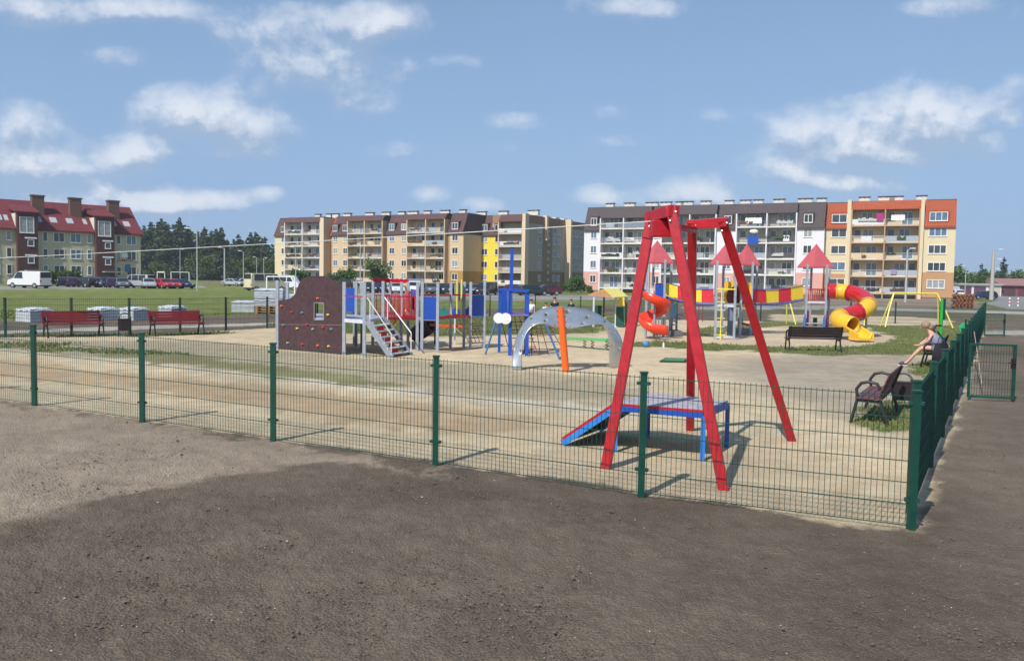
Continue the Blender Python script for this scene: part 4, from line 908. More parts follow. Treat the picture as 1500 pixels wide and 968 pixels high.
m = MB(); m.box((uR, v_at(793, uR), 4.2), (uR+.08, v_at(806, uR), 14.4)); m.build('stair_band', midbr, B)
for px, wv in ((788, 1.4), (809.5, 1.4), (816, 1.4), (834.5, 1.5), (841, 1.5), (848, 1.5)):
    for k in range(5 if px > 790 else 5):
        window(1.3, 1.4, 1, B, (uR+.03+.0, v_at(px, uR)-.6, storey(k)+.9 if k < 4 else 12.6), R(90), g=rb.choice(GL))
for k in range(8): window(.7, .5, 0, B, (uR+.1, v_at(799.5, uR), 2.2+1.55*k), R(90))
for px, hgt in ((795, 16.3), (825, 16.3)):
    v0 = v_at(px, uR); m = MB(); m.box((uR, v0, 0 if px > 800 else 11), (uR+1.5 if px > 800 else uR+.6, v0+.8, hgt)); m.build('party_wall', mat('party_wall', (.70, .55, .38), .9), B)
chimneys(B, [ua(p) for p in (447, 463, 473, 490, 523, 547, 570, 587, 608, 634, 660)]); chimneys(B, [ua(p, w1) for p in (692, 724, 768)], 16.3, w1+3)
for k, px in enumerate((815, 828, 840)): 
    m = MB(); v0 = v_at(px, uR); m.box((uR-4, v0, 16.1), (uR-3, v0+2, 17.0)); m.build('chimney', chimw, B)
finish(B, O, U)
# --- white block
O, U, V = frame_xy((13.2, 161), (.902, -.431)); ua = lambda px, v=0: u_at(px, O, U, V, v)
B = thing('apartment_block', 'white and pink apartment block with dark grey roof and rows of balconies', 'building')
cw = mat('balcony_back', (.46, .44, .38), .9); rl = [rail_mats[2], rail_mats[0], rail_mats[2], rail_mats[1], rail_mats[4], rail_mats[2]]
wall_seg(B, ua(853), ua(877), 0, whitew, pinkw, roofC, [ua(867)], w=1.2, base_h=4.1)
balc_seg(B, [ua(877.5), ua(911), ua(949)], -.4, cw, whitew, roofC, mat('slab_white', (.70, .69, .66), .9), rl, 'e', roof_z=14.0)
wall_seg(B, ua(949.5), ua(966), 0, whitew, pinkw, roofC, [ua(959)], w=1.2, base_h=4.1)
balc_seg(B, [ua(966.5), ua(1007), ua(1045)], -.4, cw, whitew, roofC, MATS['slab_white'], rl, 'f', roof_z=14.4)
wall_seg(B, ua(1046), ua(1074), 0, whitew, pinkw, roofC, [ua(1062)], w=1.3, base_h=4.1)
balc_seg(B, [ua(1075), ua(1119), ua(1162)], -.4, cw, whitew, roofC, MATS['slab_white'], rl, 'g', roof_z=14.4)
wall_seg(B, ua(1163), ua(1203), -.3, whitew, pinkw, roofC, [ua(1179)], w=1.4, base_h=4.3)
chimneys(B, [ua(p) for p in (879, 908, 941, 962, 983, 993, 1021, 1056, 1080, 1099, 1130, 1169, 1193)]); finish(B, O, U)
cu_ = ua
# --- orange roofed block
B = thing('apartment_block', 'cream apartment block with bright orange roof standing at the right end', 'building')
wall_seg(B, ua(1203)+.02, ua(1241), 1.1, creamw, browno, roofO, [ua(1224, 1.1)], w=2.4, kind=1, base_h=4.2)
balc_seg(B, [ua(1242), ua(1290.5), ua(1341)], -.3, creamw, mat('fin_brown', (.42, .27, .17), .9), roofO, mat('slab_tan', (.48, .36, .26), .9), [rail_mats[0], rail_mats[3], rail_mats[1], rail_mats[0]], 'h', roof_z=14.7)
m = MB(); m.box((ua(1341)+.12, -.7, 0), (ua(1347), 4, 16.4)); m.build('party_wall', creamw, B)
m = MB(); m.box((ua(1240)-.5, -.35, 0), (ua(1242)-.12, 4, 16.4)); m.build('party_wall', creamw, B)
wall_seg(B, ua(1348), ua(1394), -.2, creamw, browno, roofO, [ua(1368)], w=2.6, kind=2, base_h=4.6)
m = MB(); m.box((ua(1343), -.5, .3), (ua(1345.5), -.3, 12)); 
chimneys(B, [ua(p) for p in (1257, 1290, 1304, 1342)]); finish(B, O, U)
# things on the balconies (top level)
def onbal(px0, px1, k, v=-.62, O=O, U=U, V=V):
    u0, u1 = u_at(px0, O, U, V, v), u_at(px1, O, U, V, v); return [O+U*u+V*v for u in (u0, u1)], storey(k)-.3
def laundry(px0, px1, k, col, label, zt=1.35, h=.9, cat='laundry'):
    (p, q), z = onbal(px0, px1, k, -.78); m = MB(); n = 10; rows = []
    for zz in (0, .5, 1): rows.append([p+(q-p)*(i/n)+V*(.04*math.sin(i*1.9+zz*2))+Vector((0,0,z+zt-h*zz+.04*math.sin(i*2.3)*(zz > .9))) for i in range(n+1)])
    m.grid(rows); o = m.build('laundry', mat('cloth_%s' % col, {'white': (.78,.78,.8), 'blue': (.02,.08,.40), 'magenta': (.45,.03,.22), 'violet': (.35,.25,.45)}[col], .9), None, solid=.03); tag(o, label, cat, 'laundry hanging on the balconies')
laundry(1087, 1111, 4, 'white', 'white sheets hanging on the top balcony of the white block above the blue cloth', 1.5, 1.0)
laundry(1091, 1107, 3, 'blue', 'deep blue cloth hanging on a balcony of the white block', 1.15, 1.5)
laundry(1143, 1152, 3, 'white', 'small white towels on the balcony right of the blue cloth', 1.2, 1.0)
laundry(1299, 1319, 4, 'white', 'white washing under the orange roof at the top balcony', 1.6, .9)
laundry(1278, 1288, 4, 'magenta', 'magenta clothes on the top balcony beside the middle post of the orange roofed block', 1.9, 1.2)
laundry(1302, 1310, 1, 'violet', 'violet cloth on the second lowest balcony of the orange roofed block', 1.1, .8)
(p, q), z = onbal(1094, 1107, 3); m = MB(); c = (p+q)/2-V*.3+Vector((0,0,z+1.9)); m.ball(c, .75, 16, (1, .25, .5)); tag(m.build('satellite_dish', white, None, smooth=True), 'white satellite dish mounted above the deep blue cloth', 'dish')
bushm = mat('balcony_plants', (.07, .15, .03), .8, var=.4, scale=3)
for i, (px0, px1, k, lab) in enumerate(((1115, 1125, 3, 'green hanging plants between the blue cloth and the violet washing'), (1120, 1145, 0, 'long row of pale green plants on the lowest balcony of the white block'), (987, 997, 2, 'potted plant on a middle balcony seen through the red tower'))):
    (p, q), z = onbal(px0, px1, k); m = MB(); rr_ = random.Random(i)
    for j in range(160): c = p+(q-p)*rr_.random()+Vector((rr_.gauss(0, .1), rr_.gauss(0, .1), z+.95+rr_.gauss(0, .17))); d = Vector((rr_.gauss(0,1), rr_.gauss(0,1), rr_.gauss(0,1))).normalized()*.09; e_ = d.cross(Vector((0,0,1))); m.add([c-d, c+e_, c+d], [(0,1,2)])
    tag(m.build('balcony_plants', bushm, None), lab, 'plants', 'plants on the balconies')
# --- left brick and cream building
brick = tiles('dark_brick', (.12, .026, .026), (.095, .022, .024), (.05, .03, .03), .5, .16, .03); beige = mat('beige_render', (.50, .45, .33), .95, var=.06, scale=.6); brick2 = tiles('chimney_brick', (.22, .09, .06), (.17, .07, .05), (.1, .07, .06), .4, .14, .03)
O, U, V = frame_xy((-69.2, 157), (.73, .683)); ua = lambda px, v=0: u_at(px, O, U, V, v)
B = thing('apartment_house', 'beige apartment house with red tiled pitched roof and brick stair towers at left', 'building')
uL = -52; m = MB(); m.box((uL, 0, 0), (0, 13, 9.7)); m.build('wall', beige, B)
m = MB(); m.box((-.001, .3, 0), (.12, 12.7, 9.5)); m.prism([(.0, .3, 9.5), (.0, 6.5, 14.2), (.0, 12.7, 9.5)], (.12, 0, 0)); m.build('gable_wall', brick, B)
m = MB(); m.prism([(uL, -.5, 9.35), (uL, -.5, 9.6), (uL, 6.5, 14.9), (uL, 13.5, 9.6), (uL, 13.5, 9.35), (uL, 6.5, 14.5)], (-uL+.35, 0, 0)); m.build('roof', roofA, B)
def roofz(v): return 9.6+(v+.5)*5.3/7
for (pa, pb) in ((26.5, 57), (141.5, 168), (-70, -36)):
    a, b_ = ua(pa, -1), ua(pb, -1); m = MB(); m.box((a, -1.0, 0), (b_, 3.4, 12.35)); m.build('stair_tower', brick, B)
    m = MB(); m.prism([(a-.3, -1.3, 12.3), (a-.3, -1.3, 12.5), (a-.3, 4.6, 14.0), (a-.3, 4.6, 13.2)], (b_-a+.6, 0, 0)); m.build('tower_roof', roofA, B)
    m = MB(); m.prism([(a-.12, -.3, 9.9), (a-.12, -.3, 12.2), (a-.12, 2.4, 12.2)], (.10, 0, 0)); m.build('tower_cheek', mat('cheek_white', (.65, .6, .55), .9), B)
    w = b_-a; window(2.2, 2.7, 1, B, (a+w*.46-1.1, -1.0, 8.9), g=GL[3]); 
    for z in (3.8, 6.7):
        window(1.0, 1.1, 0, B, (a+w*.70-.7, -1.0, z), g=GL[0]); m = MB(); m.box((a+w*.70-1.1, -1.12, z+1.25), (a+w*.70+.7, -.98, z+1.5)); m.build('lintel', white, B)
    m = MB(); m.box((a+w*.3, -2.6, 2.45), (b_+1.2, -1.0, 2.65)); m.build('entrance_canopy', mat('canopy', (.30, .30, .27), .8), B)
    m = MB(); m.box((a+w*.42, -1.06, .1), (a+w*.82, -.99, 2.2)); m.build('entrance_door', mat('door_glass', (.05, .07, .08), .2), B)
    m = MB(); m.bar((b_+.15, -.12, .3), (b_+.15, -.12, 9.3), .14); m.build('downpipe', white, B)
for px, w in ((14, 0), (67, 0), (87, 1), (111.5, 1), (131.5, 0), (174, 0), (192.5, 1), (-8, 1), (-22, 1)):
    for k in range(3): window(1.75 if w else .8, 1.65, w, B, (ua(px)-(.87 if w else .4), 0, 1.9+2.85*k), g=rb.choice(GL))
m = MB()
for px in (2, 11, 60, 80, 104, 126, 169, 187, -20):
    uu = ua(px, 1.5); w = .55 if px in (80, 104, 187) else .3; v0, v1 = 1.3, 2.5; off = .10
    m = MB(); m.prism([(uu-w, v0, roofz(v0)+off-.1), (uu-w, v0, roofz(v0)+off), (uu-w, v1, roofz(v1)+off), (uu-w, v1, roofz(v1)+off-.1)], (2*w, 0, 0)); s = m.build('skylight', mat('skylight', (.42, .45, .48), .2), B)
for px in (56.5, 111, 166.5):
    uu = ua(px, 3.6); m = MB(); m.box((uu-.95, 3.0, 11), (uu+.95, 4.3, 15.5)); c = m.build('chimney', brick2, B); m = MB(); m.box((uu-1.1, 2.9, 15.5), (uu+1.1, 4.4, 15.75)); p = m.build('chimney_cap', chimc, c)
m = MB(); u0_ = ua(178); 
for k in range(9): m.box((u0_-.8+k*.38, -.08, 4.55), (u0_-.8+k*.38+.27, -.01, 4.55+(.42 if k % 3 else .34)))
m.build('wall_lettering', mat('sign_red', (.35, .04, .05), .7), B)
m = MB(); m.box((ua(178.5), -.1, 5.25), (ua(178.5)+1.0, -.01, 6.0)); m.build('sign_board', white, B); m = MB(); m.box((ua(183), -.1, 2.6), (ua(183)+.9, -.01, 4.0)); m.build('sign_board', mat('sign_blue', (.05, .15, .35), .6), B)
finish(B, O, U)

# ------------------------------------------------------------------ garages, houses, poles at right
def garage(name, label, x0, x1, Y, roofm, doors, wallm, pitched):
    t = thing(name, label, 'garage', ((x0+x1)/2, Y, 0)); h = 2.5
    m = MB(); m.box((x0, Y, 0), (x1, Y+6, h)); m.build('wall', wallm, t); m = MB()
    if pitched: m.prism([(x0-.3, Y-.6, h-.05), (x0-.3, Y-.6, h+.1), (x0-.3, Y+5, h+1.7), (x0-.3, Y+6.5, h+1.2), (x0-.3, Y+6.5, h-.05)], (x1-x0+.6, 0, 0))
    else: m.box((x0-.2, Y-.5, h), (x1+.2, Y+6.2, h+.35))
    m.build('roof', roofm, t); n = len(doors); w = (x1-x0)/n
    for i, d in enumerate(doors):
        m = MB(); m.box((x0+i*w+.3, Y-.06, .05), (x0+(i+1)*w-.3, Y-.01, 2.15)); m.build('door', mat('garage_'+d, {'purple': (.13,.05,.09), 'brown': (.10,.045,.05), 'grey': (.22,.27,.33), 'cream': (.5,.46,.36), 'maroon': (.14,.04,.05)}[d], .6), t)
garage('garage_row', 'white garages with pale flat roof just right of the orange roofed block', 103.5, 113.5, 196, mat('roof_pale', (.42, .40, .37), .9), ['purple', 'purple', 'cream'], whitew, False)
garage('garage_row', 'garage row under a long faded red pitched roof', 114.2, 124.6, 197, mat('roof_faded', (.28, .15, .14), .9), ['brown', 'maroon', 'brown'], mat('garage_brick', (.20, .09, .07), .9), True)
garage('garage_row', 'white garages with brown, grey and purple doors at the right edge', 124.9, 148, 196, mat('roof_dark', (.26, .23, .22), .9), ['brown', 'grey', 'purple', 'brown', 'grey', 'maroon', 'grey'], whitew, False)
def house(label, px, Y, w, h, wm, rm, d=9):
    p = gx(px, Y); t = thing('house', label, 'house', p); m = MB(); m.box((p.x-w/2, Y, 0), (p.x+w/2, Y+d, h)); m.build('wall', wm, t)
    m = MB(); m.prism([(p.x-w/2-.5, Y-.5, h), (p.x-w/2-.5, Y+d/2, h+w*.28), (p.x-w/2-.5, Y+d+.5, h)], (w+1, 0, 0)); m.build('roof', rm, t)
    for k in (-.25, .25): m = MB(); m.box((p.x+w*k-.6, Y-.06, h*.5), (p.x+w*k+.6, Y-.01, h*.5+1.4)); m.build('window', GL[1], t)
house('distant cream house with reddish roof behind the garages left of the tall mast', 1441, 380, 13, 4.4, creamw, mat('roof_faded', (.28, .15, .14), .9))
house('distant low beige house right of the dark conifers', 1432, 330, 14, 2.6, creamw, mat('roof_beige', (.5, .42, .28), .9))
house('small white distant house near the right edge', 1490, 420, 5, 6.5, whitew, mat('roof_pale', (.42, .40, .37), .9), 5)
house('pale distant house at the very right edge of the garages', 1502, 360, 9, 5, whitew, mat('roof_pale', (.42, .40, .37), .9))
def lamp(label, px, Y, h, arm=(1, 0), heads=1, w=.08, mt=None, cat='street lamp', group=None):
    p = gx(px, Y); t = thing('street_lamp', label, cat, p, group); m = MB(); m.tube([p, p+Vector((0,0,h))], [w*1.2, w*.75], 8); m.build('pole', mt or mat('lamp_grey', (.42, .44, .44), .6), t, smooth=True)
    for k in range(heads):
        z = h-.05-k*1.6; q = p+Vector((arm[0], arm[1]+k*.3, z+.25)); m = MB(); m.tube([p+Vector((0,0,z-.1)), q], .035, 6); m.build('arm', mt or mat('lamp_grey', (.42, .44, .44), .6), t)
        m = MB(); d = Vector((arm[0], arm[1], 0)).normalized(); m.bar(q-d*.1, q+d*.6, .26, .12); m.build('lamp_head', mat('lamp_head', (.72, .73, .72), .4), t)
    return t
lamp('tall thin street lamp with its head to the left, nearest to the football goal', 288.5, 105, 7.6, (-.9, 0))
lamp('street lamp standing right behind the white football goal', 263.5, 210, 8.0, (.4, 0))
lamp('concrete lamp post left of the silver car on the meadow edge', 328.5, 165, 7.2, (-.7, 0), w=.16)
lamp('street lamp before the light green tree right of the silver car', 356, 180, 7.0, (-.5, 0))
lamp('far street lamp left of the cream minibus', 375.5, 230, 6.8, (-.4, 0)); lamp('far street lamp just above the cream minibus', 385.5, 230, 6.6, (.4, 0))
lamp('slim street lamp in front of the leftmost balconies', 432.5, 150, 7.0, (-.4, 0)); lamp('slim street lamp left of the round light green tree', 527, 140, 7.1, (.4, 0))
lamp('tall grey lamp post in front of the orange roofed block', 1325, 110, 6.8, (.4, 0), w=.13); lamp('tall grey lamp post behind the left leg of the red tower', 948.5, 110, 10.2, (.5, 0), w=.10)
lamp('tall concrete mast with three white lamp heads near the garages', 1450.5, 140, 8.2, (.9, 0), 3, .30, concrete, 'mast'); lamp('thin far lamp post left of the concrete mast', 1411.5, 150, 5.6, (-.3, 0))
# soccer goals
def goal(label, px0, px1, Y, h):
    a, b_ = gx(px0, Y), gx(px1, Y); t = thing('football_goal', label, 'goal', a); U_ = Vector((0,0,1))
    for p in (a, b_): m = MB(); m.bar(p, p+U_*h, .12); m.build('goal_post', white, t)
    m = MB(); m.bar(a+U_*h, b_+U_*h, .12); m.build('crossbar', white, t)
    for p in (a, b_): m = MB(); m.bar(p+U_*h, p+Vector((0, 1.0, 0)), .05); m.build('net_stay', white, t)
goal('white football goal at the far side of the meadow', 250, 276.5, 210, 2.5); goal('white football goal in front of the parked minibuses', 390, 431, 92, 2.0)
m = MB(); p = gx(230, 180)
for k in range(2): m.bar(p+Vector((k*1.6, 0, 0)), p+Vector((k*1.6, 0, 2.4 if k == 0 else 2.3)), .12)
m.bar(p+Vector((0,0,2.4)), p+Vector((1.6,0,2.4)), .25); tag(m.build('notice_frame', white, None), 'small white frame at the meadow edge left of the far football goal', 'frame')
def low_fence(label, px0, px1, Y, n, h, name='wooden_fence'):
    a, b_ = gx(px0, Y), gx(px1, Y); t = thing(name, label, 'fence', a); mt = mat('old_wood', (.25, .2, .15), .9)
    for k in range(n): p = a+(b_-a)*(k/(n-1)); m = MB(); m.bar(p, p+Vector((0,0,h)), .14); m.build('post', mt, t)
    m = MB(); m.bar(a+Vector((0,0,h*.8)), b_+Vector((0,0,h*.8)), .08); m.build('rail', mt, t)
low_fence('low wooden post fence between the two lamp posts on the meadow edge', 296, 326, 150, 12, .95)
for i, px in enumerate((1477.5, 1490)):
    p = gx(px, 97); t = thing('bollard', ('left' if i == 0 else 'right')+' one of the two red and white bollards at the right edge of the road', 'bollard', p); m = MB(); m.tube([p, p+Vector((0,0,1.0))], .09, 10); m.build('post', white, t, smooth=True)
    for z in (.25, .6): m = MB(); m.tube([p+Vector((0,0,z)), p+Vector((0,0,z+.16))], .10, 10); m.build('red_band', red_p, t, smooth=True)
# ------------------------------------------------------------------ pallets
wrapm = mat('white_wrap', (.62, .66, .70), .35, var=.15, scale=5); wraps = mat('grey_paving_blocks', (.46, .50, .54), .7, var=.2, scale=5); darkb = mat('dark_blocks', (.07, .09, .13), .6, var=.2, scale=5)
def pallet(label, px, base_py, w, d, h, rz, wooden=0, z0=0, dk=True):
    p = at(px, base_py); p.z += z0; t = thing('block_pallet', label, 'pallet', (0,0,0), 'wrapped pallets of paving blocks')
    zz = 0
    if wooden:
        for k in range(wooden):
            m = MB()
            for s in (-1, 0, 1): m.box((s*w*.42-.06, -d/2, zz), (s*w*.42+.06, d/2, zz+.10))
            for s in range(6): m.box((-w/2, -d/2+s*d/5.6, zz+.10), (w/2, -d/2+s*d/5.6+.11, zz+.13))
            m.build('wooden_pallet', wood, t); zz += .14
    cols = [(-w/2, w/2, wraps)]
    for a, b_, mt in cols:
        m = MB(); n = 4
        for k in range(n): m.box((a+.004*k, -d/2+.004*(k % 2), zz+h*k/n+.008), (b_-.004, d/2-.004*(k % 2), zz+h*(k+1)/n-.004))
        m.build('blocks', mt, t, bevel=.01)
    m = MB(); pts = []
    for i in range(9): pts.append([Vector((-w/2-.03+(w+.06)*i/8, -d/2-.03+(d+.06)*j/4, zz+h+.02+.025*math.sin(i*2.1+j*1.7)-(.10 if i in (0, 8) or j in (0, 4) else 0))) for j in range(5)])
    m.grid(pts); m.build('wrap_cover', wrapm, t, solid=.01)
    return place(t, p, rz)
pallet('light and dark wrapped block pallet furthest left', 51, 471, 1.0, 1.05, .56, R(-27)); pallet('wrapped block pallet above the right end of the left red bench', 151, 469, .92, .92, .56, R(-27))
pallet('wrapped block pallet directly behind the left litter bin', 197, 469, .90, .90, .56, R(-25)); pallet('wrapped block pallet behind the right red bench', 253, 466, .90, .95, .58, R(-26))
pallet('single low pale grey block pallet on the meadow left of the tall stack', 358, 457, 1.25, 1.0, .62, R(8), dk=False)
pallet('pale grey block pallet on stacked brown wooden pallets beside the climbing wall', 396, 459, 1.55, 1.1, .38, R(6), 3, dk=False)
pallet('upper pale block pallet standing on top of the stack beside the climbing wall', 396, 459, 1.55, 1.1, .55, R(6), 0, .82, dk=False)
pallet('low pale block pallet showing just over the red crest of the climbing wall', 424, 440, 1.5, 1.0, .5, R(4), dk=False)
t = thing('timber_stack', 'untidy stack of reddish wooden pallets before the garages', 'pallet stack', at(1410, 452)); c = at(1410, 452); rr_ = random.Random(3)
for k in range(11):
    for s in (0, 1):
        m = MB(); x = c.x+(s-.5)*.95+rr_.uniform(-.05, .05); z = k*.13; x += rr_.uniform(-.12, .12); m.box((x-.42, c.y-.4, z), (x+.42, c.y+.4, z+.035)); 
        for q_ in (-.36, 0, .36): m.box((x+q_-.05, c.y-.4, z+.035), (x+q_+.05, c.y+.4, z+.115))
        m.build('pallet_layer', mat('reddish_wood', (.30, .12, .06), .8, var=.45, scale=6), t)
# ------------------------------------------------------------------ cars
tyre = mat('tyre', (.015, .015, .015), .8); rim = mat('rim', (.45, .46, .48), .3, .6); carglass = mat('car_glass', (.02, .025, .03), .06, spec=.8); lampw = mat('headlight', (.7, .7, .72), .15); lampr = mat('tail_light', (.35, .01, .01), .2)
SHAPE = {
 'hatch': (3.9, 1.68, [(1.95, .35), (1.93, .62), (1.75, .78), (1.05, .92), (.35, 1.42), (-.9, 1.47), (-1.65, 1.30), (-1.90, .90), (-1.95, .35)], .90, (1.0, .32, -.95, -1.62)),
 'wagon': (4.4, 1.72, [(2.2, .35), (2.18, .62), (1.95, .80), (1.05, .93), (.40, 1.42), (-1.5, 1.46), (-2.0, 1.25), (-2.18, .88), (-2.2, .35)], .90, (1.0, .36, -1.5, -1.97)),
 'sedan': (4.4, 1.72, [(2.2, .35), (2.17, .62), (1.9, .78), (1.0, .92), (.30, 1.40), (-.75, 1.42), (-1.4, 1.0), (-2.1, .95), (-2.2, .65), (-2.2, .35)], .90, (.95, .26, -.75, -1.35)),
 'van': (4.7, 1.85, [(2.35, .35), (2.33, .75), (2.2, .95), (1.55, 1.15), (.95, 1.88), (.5, 1.98), (-2.1, 1.98), (-2.3, 1.80), (-2.35, .35)], 1.12, (1.5, .92, .05, .05)),
 'minibus': (5.6, 1.95, [(2.8, .4), (2.78, .95), (2.55, 1.2), (1.9, 1.45), (1.4, 2.25), (1.0, 2.35), (-2.6, 2.35), (-2.78, 2.1), (-2.8, .4)], 1.35, (1.85, 1.35, -2.4, -2.4)),
}
def car(shape, paint, rear_glass=True):
    Ln, Wd, prof, belt, (gw0, gw1, gr1, gr0) = SHAPE[shape]; t = thing('parked_car' if shape != 'minibus' and shape != 'van' else 'parked_van', 'car', 'car' if shape not in ('van', 'minibus') else 'van'); hw = Wd/2; tap = .16 if shape not in ('van', 'minibus') else .07
    top = max(z for _, z in prof)
    def y(z): return hw if z <= belt else hw-tap*(z-belt)/(top-belt)
    n = len(prof); m = MB(); m.add([(x, -y(z), z) for x, z in prof]+[(x, y(z), z) for x, z in prof], [tuple(range(n)), tuple(range(2*n-1, n-1, -1))]+[(i, i+n, (i+1) % n+n, (i+1) % n) for i in range(n)])
    m.build('body', paint, t, smooth=True, bevel=.05)
    m = MB(); m.box((-Ln/2+.06, -hw+.05, .2), (Ln/2-.06, hw-.05, .38)); m.build('sill', black, t)
    zt = top-.10; zb = belt+.03
    def side(x0, x1, x2, x3):
        for s in (-1, 1):
            m = MB(); P = [(x0, s*(y(zb)+.012), zb), (x1, s*(y(zt)+.012), zt), (x2, s*(y(zt)+.012), zt), (x3, s*(y(zb)+.012), zb)]; m.prism(P, (0, -s*.02, 0)); m.build('side_window', carglass, t)
    if shape == 'minibus':
        side(gw0-.12, gw1-.08, .75, .75); side(.6, .6, -.7, -.7); side(-.85, -.85, -2.3, -2.3)
    elif shape == 'van': side(gw0-.1, gw1-.05, .2, .1)
    else:
        mid = (gw1+gr1)/2; side(gw0-.1, gw1-.02, mid+.05, mid+.05); side(mid-.05, mid-.05, gr1+.05, gr0+.12)
    def slope(x0, z0, x1, z1, name, off):
        m = MB(); P = [(x0+off, -y(z0)+.10, z0), (x0+off, y(z0)-.10, z0), (x1+off, y(z1)-.10, z1), (x1+off, -y(z1)+.10, z1)]; m.prism(P, (-off*1.2, 0, 0)); m.build(name, carglass, t)
    i = [k for k in range(n-1) if prof[k+1][1]-prof[k][1] > .4 and prof[k][0] > 0][0]; (a0, a1), (b0, b1) = prof[i], prof[i+1]
    slope(a0+(b0-a0)*.12, a1+(b1-a1)*.12, a0+(b0-a0)*.9, a1+(b1-a1)*.9, 'windscreen', .03)
    if rear_glass:
        j = n-3 if shape not in ('sedan',) else 5
        (a0, a1), (b0, b1) = prof[j], prof[j+1]
        if shape in ('van', 'minibus'): slope(b0+.0, a1-.75, a0-.0 if False else b0+.02, a1-.08, 'rear_window', -.03)
        else: slope(b0+(a0-b0)*.15, b1+(a1-b1)*.15, b0+(a0-b0)*.9, b1+(a1-b1)*.9, 'rear_window', -.03)
    for sx_ in (1, -1):
        for sy in (1, -1):
            x = sx_*(Ln/2-.80); c = Vector((x, sy*(hw-.10), .32)); m = MB(); m.tube([c-Vector((0,.10,0)), c+Vector((0,.12,0))] if sy > 0 else [c-Vector((0,.12,0)), c+Vector((0,.10,0))], .32, 18); w = m.build('wheel', tyre, t)
            m = MB(); q = Vector((0, sy*.115, 0))+c; m.tube([q-Vector((0,.012,0)), q+Vector((0,.014,0))], .20, 14); r_ = m.build('rim', rim, None); r_.location = r_.location-w.location; r_.parent = w
            if False: pass
    for sy in (1, -1):
        m = MB(); m.box((Ln/2-.14, sy*(hw-.36)-.14, .60), (Ln/2+.0, sy*(hw-.36)+.14, .74)); m.build('headlight', lampw, t)
        m = MB(); m.box((-Ln/2-.01, sy*(hw-.12)-.08, .72), (-Ln/2+.12, sy*(hw-.12)+.08, .95)); m.build('tail_light', lampr, t)
    return t
def fix_wheels(t): pass
pc = {k: mat('car_'+k, v, .22, .1, var=.03, coat=.6) for k, v in {'white': (.74,.74,.74), 'cream': (.70,.62,.42), 'black': (.012,.012,.014), 'navy': (.012,.02,.07), 'purple': (.045,.015,.06), 'silver': (.42,.44,.46), 'grey': (.12,.13,.15), 'red': (.50,.012,.02), 'maroon': (.10,.01,.02), 'greyblue': (.10,.15,.22), 'darkgreen': (.01,.03,.02)}.items()}
CARS = [ # shape paint px Y heading label
 ('van', 'white', 43, 108, 166, 'white panel van parked apart at the left end of the car row', 1.08),
 ('hatch', 'black', 92, 122, 120, 'black hatchback, leftmost of the cars before the beige house', 1), ('hatch', 'purple', 106, 121, 120, 'black and purple car second from the left in the row before the beige house', 1),
 ('wagon', 'black', 124, 120, 150, 'black estate car under the round bush of the beige house', 1), ('hatch', 'greyblue', 139, 121, 300, 'grey blue car between the black estate and the navy car', 1), ('hatch', 'navy', 152, 122, 300, 'navy blue car right of the grey blue one', 1),
 ('wagon', 'purple', 163, 121, 120, 'dark purple car before the brick entrance', 1), ('hatch', 'grey', 178, 119, 300, 'dark grey car with bright headlights left of the silver van', 1),
 ('minibus', 'silver', 203, 121, 160, 'silver people carrier with dark side windows', .82), ('hatch', 'silver', 217, 119, 300, 'silver hatchback half hidden by the people carrier', 1),
 ('hatch', 'navy', 226, 121, 300, 'dark car squeezed between silver hatchback and red car', 1), ('hatch', 'red', 239, 119, 320, 'bright red hatchback in the row before the pine wood', 1), ('hatch', 'red', 252, 121, 310, 'second red car, just left of the dark blue end car', .95), ('sedan', 'navy', 265, 122, 325, 'dark blue saloon at the right end of the row by the tall lamp', 1),
 ('sedan', 'silver', 341, 155, 340, 'silver car alone on the meadow right of the concrete lamp post', 1), ('wagon', 'silver', 366, 158, 340, 'pale silver car left of the cream minibus', 1),
 ('minibus', 'cream', 388, 116, 50, 'cream and white minibus seen from the back', 1), ('minibus', 'white', 418, 124, 345, 'long white minibus behind the small football goal', .92),
 ('van', 'black', 509, 112, 90, 'black van behind the crest of the climbing wall', .9), ('hatch', 'black', 540, 113, 290, 'black car left of the white car behind the climbing structure', 1), ('hatch', 'navy', 555, 114, 300, 'navy car just left of the white car behind the stairs', 1),
 ('hatch', 'white', 579, 112, 290, 'white hatchback behind the red crest boards', 1), ('van', 'white', 607, 114, 270, 'white van behind the violet panel', .85), ('hatch', 'grey', 629, 113, 290, 'grey car right of the white van', 1),
 ('wagon', 'black', 645, 114, 300, 'black estate car above the left blue panel', 1), ('hatch', 'black', 662, 113, 250, 'black hatchback behind the olive board', 1), ('hatch', 'navy', 678, 112, 300, 'navy hatchback between the grey posts', 1), ('wagon', 'grey', 692, 113, 290, 'dark grey estate before the yellow facade', 1), ('van', 'black', 712, 112, 250, 'tall black car at the end of the row before the yellow facade', .88),
 ('hatch', 'maroon', 757, 118, 350, 'maroon car behind the blue tower', 1), ('wagon', 'darkgreen', 779, 114, 30, 'very dark car right of the blue mast', 1), ('hatch', 'maroon', 799, 116, 200, 'maroon hatchback at the right end of the kerb row', 1.05),
 ('wagon', 'navy', 1438, 146, 185, 'dark blue estate car before the garages beside the concrete mast', 1.0), ('hatch', 'white', 1397, 160, 90, 'white car half hidden behind the corner of the orange roofed block', 1.1),
]
CP = {}
for sh, pa, px, Y, hd, lab, sc_ in CARS:
    if (sh, pa) not in CP: o = CP[(sh, pa)] = car(sh, pc[pa])
    else: o = copy_tree(CP[(sh, pa)])
    place(o, gx(px, Y), R(hd), lab, 'cars parked around the apartment blocks', sc_)

